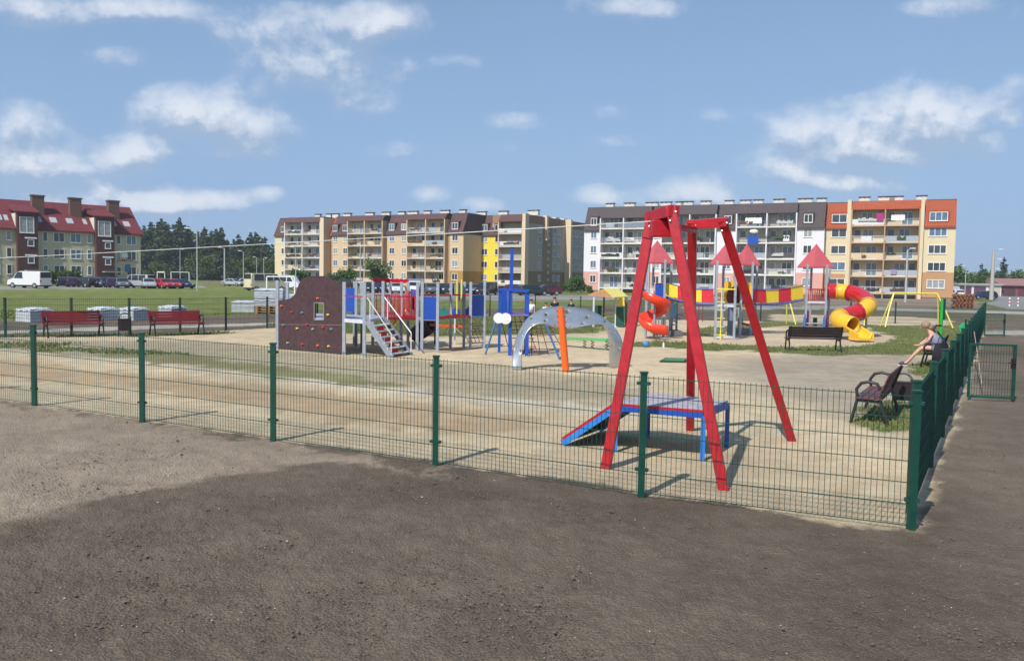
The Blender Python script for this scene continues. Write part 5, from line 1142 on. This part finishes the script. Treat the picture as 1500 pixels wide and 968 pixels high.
# ------------------------------------------------------------------ trees
def leafmat(name, c, v=.45): return mat(name, c, .75, var=v, scale=.9, spec=.25)
pineL = leafmat('pine_needles', (.060, .092, .038)); pineL2 = leafmat('pine_needles_dark', (.045, .072, .034)); birch = leafmat('fresh_leaves', (.085, .13, .030)); grn = leafmat('green_leaves', (.06, .12, .025)); olive = leafmat('grey_green_leaves', (.13, .18, .075))
def crown(lobes, leaf, n, rr_, flat=1.0):
    m = MB(); tot_ = sum(r_**2 for _, r_, _ in lobes)
    for c, r_, sq in lobes:
        for _ in range(int(n*r_*r_/tot_)):
            d = Vector((rr_.gauss(0,1), rr_.gauss(0,1), rr_.gauss(0,1))).normalized(); rad = r_*(rr_.random()**.45)*rr_.choice((.8, 1, 1.08))
            p = Vector(c)+Vector((d.x*rad, d.y*rad, d.z*rad*sq)); a = Vector((rr_.gauss(0,1), rr_.gauss(0,1), rr_.gauss(0,.6)*flat)).normalized()*leaf*rr_.uniform(.6, 1.3); b_ = a.cross(Vector((rr_.gauss(0,1), rr_.gauss(0,1), rr_.gauss(0,1)))).normalized()*leaf*rr_.uniform(.4, .9)
            m.add([p-a, p+b_, p+a, p-b_], [(0,1,2,3)])
    return m
def tree(name, seed, h, lobes_f, lm, leaf, n, tr):
    rr_ = random.Random(seed); t = thing(name, name, 'tree'); lobes = lobes_f(rr_, h); m = MB(); m.tube([(0,0,-.2), (rr_.uniform(-.02,.02)*h, 0, h*.4), (rr_.uniform(-.03,.03)*h, 0, h*.9)], [tr, tr*.7, tr*.2], 7)
    for c, r_, _ in lobes[:9]: m.tube([(0, 0, max(.15*h, c[2]-r_*.8)), c], [tr*.35, tr*.1], 5)
    m.build('trunk', trunkm, t); crown(lobes, leaf, n, rr_).build('crown', lm, t); return t
def pine_l(rr_, h):
    out = []; z = h*.12
    while z < h: u = (z-h*.12)/(h*.88); r_ = h*.20*(1-u*.80)*rr_.uniform(.75, 1.25); out += [((rr_.uniform(-1,1)*r_*.8, rr_.uniform(-1,1)*r_*.8, z), r_*.85, .62) for _ in range(2)]; z += h*.075
    out.append(((0,0,h*.985), h*.028, 1.6)); return out
def round_l(rr_, h): return [((rr_.gauss(0,.17)*h, rr_.gauss(0,.17)*h, h*rr_.uniform(.35, .84)), h*rr_.uniform(.13, .2), .9) for _ in range(15)]
def bush_l(rr_, h): return [((rr_.gauss(0,.32)*h, rr_.gauss(0,.25)*h, h*rr_.uniform(.22, .72)), h*rr_.uniform(.22, .32), .9) for _ in range(10)]
pines = [tree('pine_tree', 10+i, 20, pine_l, pineL if i % 2 else pineL2, .52, 5200, .28) for i in range(5)]
rp = random.Random(8); used = set(); top_prof = [(205, 334), (222, 326), (237, 322), (247, 330), (262, 321), (276, 333), (290, 340), (300, 334), (316, 336), (324, 334), (333, 352), (342, 352), (349, 344), (360, 352), (367, 341), (374, 341), (388, 348), (398, 358), (408, 372)]
def tp_(x):
    for (a, b_), (c, d) in zip(top_prof, top_prof[1:]):
        if a <= x <= c: return b_+(d-b_)*(x-a)/(c-a)
    return top_prof[0][1] if x < 205 else 372
spots = [(px, 300+rp.uniform(-14, 14), top_prof[i][1]) for i, (px, _) in enumerate(top_prof)]
x = 196
while x < 416: spots.append((x, 290+rp.uniform(-10, 10), tp_(x)+rp.uniform(4, 20))); x += 5.5
x = 200
while x < 414: spots.append((x+rp.uniform(-2, 2), 318+rp.uniform(-6, 20), tp_(x)+rp.uniform(1, 7))); x += 6
spots.sort(key=lambda s: s[0])
for i, (px, Y, ty) in enumerate(spots):
    o = pines[i] if i < len(pines) else copy_tree(pines[i % len(pines)]); h = pt(px, ty, Y).z; lo = (409-ty)
    row = 'front' if Y < 300.01 and ty > tp_(px)+7 else 'rear'
    place(o, gx(px, Y, 0), rp.uniform(0, 6.28), None, 'pine trees at the far edge of the meadow', h/20)
    o['label'] = 'dark pine in the wood behind the meadow, one of a row nothing tells apart'
for i, o in enumerate([o for o in bpy.data.objects if o.name.startswith('pine_tree')]): o['label'] = 'dark green pine in the dense wood between beige house and peach block'
def put(proto, first, px, Y, s, label, rz=0, group=None):
    o = proto if first else copy_tree(proto); place(o, gx(px, Y, 0), rz, label, group, s); return o
bt = tree('leafy_tree', 50, 9, round_l, birch, .30, 2200, .16); put(bt, 1, 296, 262, 1.05, 'fresh green tree left of the concrete lamp post before the pines'); put(bt, 0, 357, 265, 1.0, 'fresh green tree behind the lamp right of the silver car', 2); put(bt, 0, 399, 262, 1.0, 'fresh green tree beside the left end of the peach block', 4)
put(bt, 0, 228, 268, .7, 'small pale green tree among the pines near the beige house', 1)
ot = tree('leafy_tree', 61, 6, round_l, olive, .22, 1900, .10); put(ot, 1, 552, 135, .98, 'loose grey green tree before the peach block'); 
sh = tree('bush', 70, 3, bush_l, grn, .17, 1500, .06); put(sh, 1, 430, 165, 1.25, 'dark green bush before the leftmost balconies'); 
for px, Y, s, lab in ((76, 128, .85, 'bush left of the first downpipe of the beige house'), (110, 129, .95, 'round bush right of the white van before the beige house'), (66, 130, .8, 'bush directly behind the white van'), (491, 150, 1.05, 'small green bush left of the slim lamp'), (504, 150, 1.3, 'green bush behind the black van'), (850, 140, 1.05, 'tall green bush before the grey wing wall'), (836, 142, .6, 'low green shrub left of the tall bush at the wing wall'), (822, 142, .55, 'low green shrub before the cream wing pilaster'), (864, 130, .5, 'low shrub before the pink wall'), (806, 142, .5, 'low shrub right of the maroon hatchback'), (1400, 235, 2.9, 'green tree beside the corner of the orange roofed block'), (1425, 250, 2.3, 'dark green tree group behind the white garages'), (1416, 245, 2.2, 'rounded tree behind the pale roofed garages'), (1434, 255, 2.5, 'tree behind the left end of the faded red roof'), (1461, 240, 2.5, 'dark tree right of the concrete mast'), (1497, 260, 2.7, 'green tree at the very right edge behind the garages'), (1264, 122, .35, 'low shrub under the balconies of the orange roofed block'), (1278, 122, .3, 'smaller low shrub under the same balconies')): put(sh, 0, px, Y, s, lab, rp.uniform(0, 6), None)
con = tree('conifer', 80, 9, pine_l, pineL2, .26, 3000, .14); put(con, 1, 1466.5, 235, 1.12, 'pointed dark conifer right of the concrete mast'); put(con, 0, 1435, 245, .95, 'pointed dark conifer left of the concrete mast', 1)
# hills
def hill(nm, x0, x1, Y, hmax, seed, depth=500):
    m = MB(); rows = []
    for j in range(7):
        v = j/6; row = []
        for i in range(81):
            u = i/80; x = x0+(x1-x0)*u; hh = hmax*math.sin(math.pi*min(1, v*.9+.02)**.7)*(.75+.35*math.sin(u*5+seed)+.12*math.sin(u*17+seed*2)+.05*math.sin(u*51))*min(1, u*6)*min(1, (1-u)*6); row.append((x, Y+depth*v, max(-1, hh)-1))
        rows.append(row)
    m.grid(rows); o = m.build(nm, mat('far_forest', (.035, .06, .03), .95, var=.3, scale=.02), None, smooth=True); o['kind'] = 'structure'
hill('hills', 700, 1900, 1900, 34, 1.0); hill('hills', -900, 350, 2050, 16, 3.0)
# ------------------------------------------------------------------ people
def skinmesh(name, joints, edges, mt, parent, sub=1):
    me = bpy.data.meshes.new(name); me.from_pydata([Vector(j[0]) for j in joints], edges, []); o = bpy.data.objects.new(name, me); COL.objects.link(o)
    sk = o.modifiers.new('skin', 'SKIN'); sk.use_smooth_shade = True; sl_ = me.skin_vertices[0].data
    for i, j in enumerate(joints): r_ = j[1]; sl_[i].radius = (r_, r_) if not isinstance(r_, tuple) else r_
    sl_[0].use_root = True; su = o.modifiers.new('sub', 'SUBSURF'); su.levels = su.render_levels = sub
    me.materials.append(mt); o.parent = parent
    dg = bpy.context.evaluated_depsgraph_get(); ev = o.evaluated_get(dg); nm = bpy.data.meshes.new_from_object(ev); o.modifiers.clear(); o.data = nm
    if not nm.materials: nm.materials.append(mt)
    nm.polygons.foreach_set('use_smooth', [True]*len(nm.polygons)); return o
def hand(m, w, d, s=1):
    w = Vector(w); d = Vector(d).normalized(); sd_ = d.cross(Vector((0,0,1))).normalized()
    m.bar(w, w+d*.08*s, .075*s, .03*s)
    for k, ln in enumerate((.062, .075, .07, .055)):
        b_ = w+d*.075*s+sd_*(.028-.019*k)*s; m.tube([b_, b_+d*ln*.55*s, b_+d*ln*s+Vector((0,0,-.018*s))], [.009*s, .0085*s, .007*s], 6)
    b_ = w+d*.02*s+sd_*.036*s; m.tube([b_, b_+d*.03*s+sd_*.025*s, b_+d*.06*s+sd_*.03*s], [.011*s, .010*s, .008*s], 6)
def joinmesh(o, m):
    bm = bmesh.new(); bm.from_mesh(o.data); vs = [bm.verts.new(p) for p in m.v]
    for f in m.f:
        try: bm.faces.new([vs[i] for i in f]).smooth = True
        except ValueError: pass
    bm.to_mesh(o.data); bm.free()
def seated():   # faces local -y, seat height .45, leaning forward
    t = thing('person', 'seated woman with bare legs in a grey top leaning forward on the dark bench', 'person')
    J = [((0, .0, .53), .125), ((0, -.05, .72), .115), ((0, -.15, .90), .125), ((0, -.22, 1.00), .055), ((0, -.27, 1.06), .05), ((0, -.32, 1.10), .10), ((0, -.36, 1.17), .10),
         ((.09, -.04, .51), .09), ((.10, -.42, .54), .062), ((.10, -.62, .32), .05), ((.10, -.80, .09), .036), ((.10, -.94, .05), .032),
         ((-.09, -.04, .51), .09), ((-.10, -.40, .54), .062), ((-.10, -.58, .32), .05), ((-.10, -.74, .09), .036), ((-.10, -.88, .05), .032),
         ((.17, -.19, .92), .05), ((.20, -.28, .74), .036), ((.12, -.46, .61), .027), ((-.17, -.19, .92), .05), ((-.20, -.28, .74), .036), ((-.12, -.46, .61), .027)]
    E = [(0,1),(1,2),(2,3),(3,4),(4,5),(5,6),(0,7),(7,8),(8,9),(9,10),(10,11),(0,12),(12,13),(13,14),(14,15),(15,16),(2,17),(17,18),(18,19),(2,20),(20,21),(21,22)]
    b_ = skinmesh('body', J, E, skin, t); m = MB(); hand(m, (.12, -.46, .60), (-.2, -1, .0)); hand(m, (-.12, -.46, .60), (.2, -1, .0))
    hc = Vector((0, -.355, 1.13)); m.tube([hc+Vector((0,-.085,-.01)), hc+Vector((0,-.112,-.035))], [.012, .016], 7)
    for s in (-1, 1): m.ball(hc+Vector((s*.033, -.082, .015)), .011, 6); m.ball(hc+Vector((s*.088, .0, 0)), .022, 7, (.5, 1, 1.3))
    joinmesh(b_, m)
    top = mat('grey_top', (.26, .27, .38), .8, var=.3, scale=14); skinmesh('top', [((0, .01, .54), .19), ((0, -.05, .72), .175), ((0, -.145, .90), .175), ((.12, -.18, .94), .085), ((-.12, -.18, .94), .085)], [(0,1),(1,2),(2,3),(2,4)], top, t)
    sh_ = mat('grey_shorts', (.16, .18, .22), .9); skinmesh('shorts', [((0, .01, .50), .15), ((.09, -.05, .51), .105), ((.10, -.20, .53), .092), ((-.09, -.05, .51), .105), ((-.10, -.20, .53), .092)], [(0,1),(1,2),(0,3),(3,4)], sh_, t)
    hr = mat('fair_hair', (.30, .21, .13), .7, var=.3, scale=20); m = MB(); m.ball((0, -.325, 1.185), .132, 14, (.95, 1.0, .95)); m.ball((0, -.22, 1.12), .085, 10); m.build('hair', hr, t, smooth=True)
    for s, y in ((1, -.92), (-1, -.86)):
        m = MB(); m.ball((s*.10, y+.02, .055), .10, 10, (.42, 1.25, .5)); m.build('shoe', mat('dark_shoe', (.05, .03, .05), .6), t, smooth=True); m = MB(); m.box((s*.10-.04, y-.11, .0), (s*.10+.04, y+.13, .022)); m.build('shoe_sole', mat('sole', (.75, .72, .72), .6), t)
    return t
W_ = seated(); place(W_, (11.93, 23.55, G(12, 23.5)), R(-108), s=.98)
t = thing('bag', 'large dark bag hanging over the near end of the woman\'s bench', 'bag', (0,0,0)); m = MB(); rows = []
for i in range(9):
    u = i/8; row = []
    for j in range(12): a = 2*math.pi*j/12; row.append(Vector(((.12+.09*math.sin(u*2.6))*math.cos(a)*1.15+.02*math.sin(7*a+u*5), (.10+.07*math.sin(u*2.8))*math.sin(a), .70-.62*u)))
    row.append(row[0]); rows.append(row)
m.grid(rows); m.add([Vector((0,0,.70))]+rows[0][:-1], [(0, k+1, (k+1) % 12+1) for k in range(12)]); m.build('bag_body', mat('dark_violet_cloth', (.008, .006, .014), .8, var=.4), t, smooth=True)
m = MB(); m.tube([(-.12, 0, .66), (-.06, 0, .86), (.06, 0, .86), (.12, 0, .66)], .014, 6); m.build('bag_strap', mat('strap_blue', (.03, .05, .2), .7), t)
place(t, (11.72, 22.95, G(11, 23)), R(10))
t = thing('pushchair', 'folded dark pushchair with red seat behind the bench of the seated woman', 'pushchair', (0,0,0))
m = MB(); m.tube([(0, 0, .12), (-.18, .1, .75), (-.28, .15, 1.0), (-.20, .15, 1.12), (-.05, .15, 1.12)], .03, 7); m.tube([(.35, 0, .12), (.1, .1, .6), (-.18, .1, .95)], .022, 7); m.build('frame', black, t, smooth=True)
for x in (.0, .38): m = MB(); m.tube([(x, -.03, .11), (x, .03, .11)], .11, 14); m.build('wheel', tyre, t)
m = MB(); m.ball((.22, .05, .46), .09, 10, (1, .8, .8)); m.build('seat', mat('seat_red', (.28, .03, .03), .7), t, smooth=True)
place(t, (12.45, 24.15, G(12, 24)), R(5))
def child(px, base_Y, h, shirt, label, sitting=False):
    t = thing('person', label, 'person'); s = h/1.2
    J = [((0,0,.60), .085), ((0,0,.78), .085), ((0,0,.93), .09), ((0,-.01,1.0), .04), ((0,-.01,1.05), .045), ((0,-.01,1.12), .075), ((0,-.01,1.17), .07), ((.07,0,.57), .065), ((.08,-.02,.32), .045), ((.08,0,.07), .03), ((.08,-.09,.04), .028), ((-.07,0,.57), .065), ((-.08,-.02,.32), .045), ((-.08,0,.07), .03), ((-.08,-.09,.04), .028), ((.14,0,.92), .035), ((.19,-.02,.75), .027), ((.17,-.08,.60), .02), ((-.14,0,.92), .035), ((-.19,-.02,.75), .027), ((-.17,-.08,.60), .02)]
    E = [(0,1),(1,2),(2,3),(3,4),(4,5),(5,6),(0,7),(7,8),(8,9),(9,10),(0,11),(11,12),(12,13),(13,14),(2,15),(15,16),(16,17),(2,18),(18,19),(19,20)]
    b_ = skinmesh('body', J, E, skin, t); m = MB(); hand(m, (.17,-.08,.60), (0,-.3,-1.), .7); hand(m, (-.17,-.08,.60), (0,-.3,-1.), .7); m.tube([(0,-.08,1.13), (0,-.105,1.115)], [.009, .012], 6); joinmesh(b_, m)
    skinmesh('shirt', [((0,0,.58), .13), ((0,0,.78), .13), ((0,0,.93), .135), ((.14,0,.93), .07), ((.18,-.01,.80), .055), ((-.14,0,.93), .07), ((-.18,-.01,.80), .055)], [(0,1),(1,2),(2,3),(3,4),(2,5),(5,6)], shirt, t)
    skinmesh('trousers', [((0,0,.57), .10), ((.07,0,.52), .078), ((.08,-.02,.30), .06), ((.08,0,.12), .05), ((-.07,0,.52), .078), ((-.08,-.02,.30), .06), ((-.08,0,.12), .05)], [(0,1),(1,2),(2,3),(0,4),(4,5),(5,6)], mat('dark_trousers', (.03, .03, .04), .8), t)
    m = MB(); m.ball((0,.012,1.165), .088, 12, (1,1,.95)); m.build('hair', mat('dark_hair', (.03, .02, .015), .7), t, smooth=True)
    return place(t, gx(px, base_Y), 0, s=s)
child(812, 43.5, 1.27, mat('black_shirt', (.015,.014,.02), .8), 'dark haired child in black shirt standing behind the silver arch')
child(836, 46, 1.12, mat('dark_green_shirt', (.012,.03,.02), .8), 'child in dark clothes to the right of the orange pole behind the arch')
child(799, 42, 1.02, mat('white_shirt', (.7,.7,.72), .8), 'small child in a white shirt left of the dark haired child')
child(777.5, 42, 1.17, mat('white_shirt', (.7,.7,.72), .8), 'child in white top just right of the blue tower post')
USE_HAZE = True; EXPO = 0.16

# ------------------------------------------------------------------ light and sky
sd = Vector((.53, .815, -1)).normalized()
sl = bpy.data.objects.new('sun', bpy.data.lights.new('sun', 'SUN')); COL.objects.link(sl)
sl.data.energy = 4.3; sl.data.angle = R(.53); sl.data.color = (1, .955, .88)
sl.rotation_euler = sd.to_track_quat('-Z', 'Y').to_euler()
W = bpy.data.worlds.new('World'); scn.world = W; W.use_nodes = True; N = W.node_tree.nodes; L = W.node_tree.links
bg = N['Background']; sky = N.new('ShaderNodeTexSky'); sky.sky_type = 'NISHITA'; sky.sun_disc = False
sky.sun_elevation = R(45.7); sky.sun_rotation = math.atan2(-.53, -.815); sky.air_density = 1.0; sky.dust_density = .45; sky.ozone_density = 1.3; sky.altitude = 100
bg.inputs['Strength'].default_value = .095
tc = N.new('ShaderNodeTexCoord'); sx = N.new('ShaderNodeSeparateXYZ'); L.new(tc.outputs['Generated'], sx.inputs[0])
def mth(op, a, b=None, c=None, T=None):
    T = T or W.node_tree; n = T.nodes.new('ShaderNodeMath'); n.operation = op
    for i, v in enumerate((a, b, c)):
        if v is None: continue
        if isinstance(v, (int, float)): n.inputs[i].default_value = v
        else: T.links.new(v, n.inputs[i])
    return n.outputs[0]
yy = mth('MAXIMUM', sx.outputs[1], .02)
Uc = mth('DIVIDE', sx.outputs[0], yy); Vc = mth('DIVIDE', sx.outputs[2], yy)
cb = N.new('ShaderNodeCombineXYZ'); L.new(Uc, cb.inputs[0]); L.new(Vc, cb.inputs[1])
# group: cloud field
Gp = bpy.data.node_groups.new('CloudField', 'ShaderNodeTree'); Gp.interface.new_socket('P', in_out='INPUT', socket_type='NodeSocketVector'); Gp.interface.new_socket('D', in_out='OUTPUT', socket_type='NodeSocketFloat')
gi = Gp.nodes.new('NodeGroupInput'); go = Gp.nodes.new('NodeGroupOutput')
def nz(scale, det, ro, dist=0, st=(1,1,1)):
    mpn = Gp.nodes.new('ShaderNodeMapping'); mpn.inputs['Scale'].default_value = st; Gp.links.new(gi.outputs[0], mpn.inputs[0])
    n = Gp.nodes.new('ShaderNodeTexNoise'); n.inputs['Scale'].default_value = scale; n.inputs['Detail'].default_value = det; n.inputs['Roughness'].default_value = ro; n.inputs['Distortion'].default_value = dist
    Gp.links.new(mpn.outputs[0], n.inputs['Vector']); return n.outputs['Fac']
nA = nz(15, 10, .58, .2, (1, 1.35, 1)); nB = nz(34, 6, .6)
CL = [(90, 14, 130, 22, .85), (225, 12, 60, 16, .6), (440, 50, 115, 34, 1.0), (570, 28, 55, 24, .8), (470, 112, 110, 26, .75), (530, 155, 60, 20, .5), (290, 160, 85, 30, 1.1), (330, 190, 95, 26, .7), (35, 190, 62, 32, 1.0), (45, 240, 60, 18, .9), (205, 218, 45, 22, .8), (165, 232, 60, 22, .55), (130, 265, 110, 26, .45),
      (160, 85, 50, 20, .45), (360, 225, 60, 14, .6), (235, 298, 45, 14, .9), (320, 292, 50, 12, .7), (390, 282, 26, 9, .7), (630, 284, 28, 12, .85), (705, 300, 30, 10, .9), (920, 8, 80, 18, .9), (1230, 185, 85, 34, .95), (1345, 170, 60, 48, .95), (1290, 212, 150, 24, 1.0), (1440, 165, 80, 26, .7), (1160, 250, 90, 18, .85), (1010, 284, 62, 20, 1.2), (875, 288, 38, 14, 1.05), (1240, 270, 80, 14, .7), (1420, 10, 100, 20, .5), (1495, 125, 30, 18, .6), (760, 178, 55, 14, .45), (570, 220, 40, 14, .45), (740, 215, 35, 9, .3), (660, 90, 70, 12, .28), (930, 205, 70, 12, .3), (900, 165, 60, 14, .25), (1060, 170, 60, 14, .22), (150, 300, 200, 22, .5)]
tot = None
for (px, py, a, b_, w) in CL:
    w = min(1.1, w*.85+.15)
    d = ray(px, py); u0, v0 = d.x/d.y, d.z/d.y
    s = Gp.nodes.new('ShaderNodeVectorMath'); s.operation = 'SUBTRACT'; Gp.links.new(gi.outputs[0], s.inputs[0]); s.inputs[1].default_value = (u0, v0, 0)
    q = Gp.nodes.new('ShaderNodeVectorMath'); q.operation = 'MULTIPLY'; Gp.links.new(s.outputs[0], q.inputs[0]); q.inputs[1].default_value = (F/a*.60, F/b_*.56, 0)
    l = Gp.nodes.new('ShaderNodeVectorMath'); l.operation = 'LENGTH'; Gp.links.new(q.outputs[0], l.inputs[0])
    mr = Gp.nodes.new('ShaderNodeMapRange'); mr.interpolation_type = 'SMOOTHSTEP'; mr.inputs[1].default_value = 1.15; mr.inputs[2].default_value = 0; mr.inputs[3].default_value = 0; mr.inputs[4].default_value = w; Gp.links.new(l.outputs['Value'], mr.inputs[0])
    tot = mr.outputs[0] if tot is None else mth('ADD', tot, mr.outputs[0], T=Gp)
tot = mth('MINIMUM', tot, 1.25, T=Gp)
x = mth('ADD', tot, mth('MULTIPLY', mth('SUBTRACT', nA, .48, T=Gp), 1.9, T=Gp), T=Gp)
x = mth('ADD', x, mth('MULTIPLY', mth('SUBTRACT', nB, .5, T=Gp), .9, T=Gp), T=Gp)
x = mth('MULTIPLY', x, mth('MINIMUM', mth('MULTIPLY', tot, 3, T=Gp), 1, T=Gp), T=Gp)
Gp.links.new(x, go.inputs[0])
g1 = N.new('ShaderNodeGroup'); g1.node_tree = Gp; g2 = N.new('ShaderNodeGroup'); g2.node_tree = Gp
L.new(cb.outputs[0], g1.inputs[0]); of = N.new('ShaderNodeVectorMath'); of.operation = 'ADD'; of.inputs[1].default_value = (-.004, .022, 0); L.new(cb.outputs[0], of.inputs[0]); L.new(of.outputs[0], g2.inputs[0])
dm = N.new('ShaderNodeMapRange'); dm.interpolation_type = 'SMOOTHSTEP'; dm.inputs[1].default_value = .10; dm.inputs[2].default_value = 1.5; dm.inputs[3].default_value = 0; dm.inputs[4].default_value = .86; L.new(g1.outputs[0], dm.inputs[0])
lit = mth('SUBTRACT', g1.outputs[0], g2.outputs[0])
lm = N.new('ShaderNodeMapRange'); lm.inputs[1].default_value = -.22; lm.inputs[2].default_value = .42; lm.inputs[3].default_value = 0; lm.inputs[4].default_value = 1; L.new(lit, lm.inputs[0])
cc = N.new('ShaderNodeMix'); cc.data_type = 'RGBA'; cc.inputs[6].default_value = (3.7, 4.7, 6.2, 1); cc.inputs[7].default_value = (8.0, 8.4, 9.1, 1); L.new(lm.outputs[0], cc.inputs[0])
# thin veil over the whole sky
vn = N.new('ShaderNodeTexNoise'); vn.inputs['Scale'].default_value = 2.6; vn.inputs['Detail'].default_value = 7; L.new(cb.outputs[0], vn.inputs['Vector'])
vm = N.new('ShaderNodeMapRange'); vm.inputs[1].default_value = .38; vm.inputs[2].default_value = .75; vm.inputs[3].default_value = .06; vm.inputs[4].default_value = .5; L.new(vn.outputs['Fac'], vm.inputs[0])
mv = N.new('ShaderNodeMix'); mv.data_type = 'RGBA'; mv.inputs[7].default_value = (2.7, 4.3, 7.0, 1)
hz_ = N.new('ShaderNodeMapRange'); hz_.inputs[1].default_value = 0; hz_.inputs[2].default_value = .38; hz_.inputs[3].default_value = .90; hz_.inputs[4].default_value = .40; L.new(Vc, hz_.inputs[0])
L.new(mth('ADD', mth('MULTIPLY', vm.outputs[0], .4), mth('MULTIPLY', hz_.outputs[0], .95)), mv.inputs[0])
hs = N.new('ShaderNodeHueSaturation'); hs.inputs['Saturation'].default_value = 1.0; L.new(sky.outputs[0], hs.inputs['Color']); L.new(hs.outputs[0], mv.inputs[6])
fr_ = mth('GREATER_THAN', sx.outputs[1], .05); fac = mth('MULTIPLY', dm.outputs[0], fr_)
mx = N.new('ShaderNodeMix'); mx.data_type = 'RGBA'; L.new(fac, mx.inputs[0]); L.new(mv.outputs[2], mx.inputs[6]); L.new(cc.outputs[2], mx.inputs[7]); L.new(mx.outputs[2], bg.inputs['Color'])
# air
if USE_HAZE:
    hb = MB(); hb.box((-2600, -60, -3), (2600, 2650, 62)); hz = hb.build('haze', MATS['bark'], None)
    M = bpy.data.materials.new('air'); M.use_nodes = True; M.node_tree.nodes.clear(); o_ = M.node_tree.nodes.new('ShaderNodeOutputMaterial'); v = M.node_tree.nodes.new('ShaderNodeVolumePrincipled')
    v.inputs['Color'].default_value = (.80, .90, 1, 1); v.inputs['Density'].default_value = .0003; v.inputs['Anisotropy'].default_value = 0
    M.node_tree.links.new(v.outputs[0], o_.inputs['Volume']); hz.data.materials[0] = M; hz['kind'] = 'stuff'; hz['label'] = 'thin bluish air haze over the far fields and hills'; hz['category'] = 'haze'
scn.render.engine = 'CYCLES'
scn.view_settings.view_transform = 'Standard'; scn.view_settings.look = 'None'; scn.view_settings.exposure = EXPO; scn.view_settings.gamma = 1
scn.cycles.max_bounces = 5; scn.cycles.volume_bounces = 0
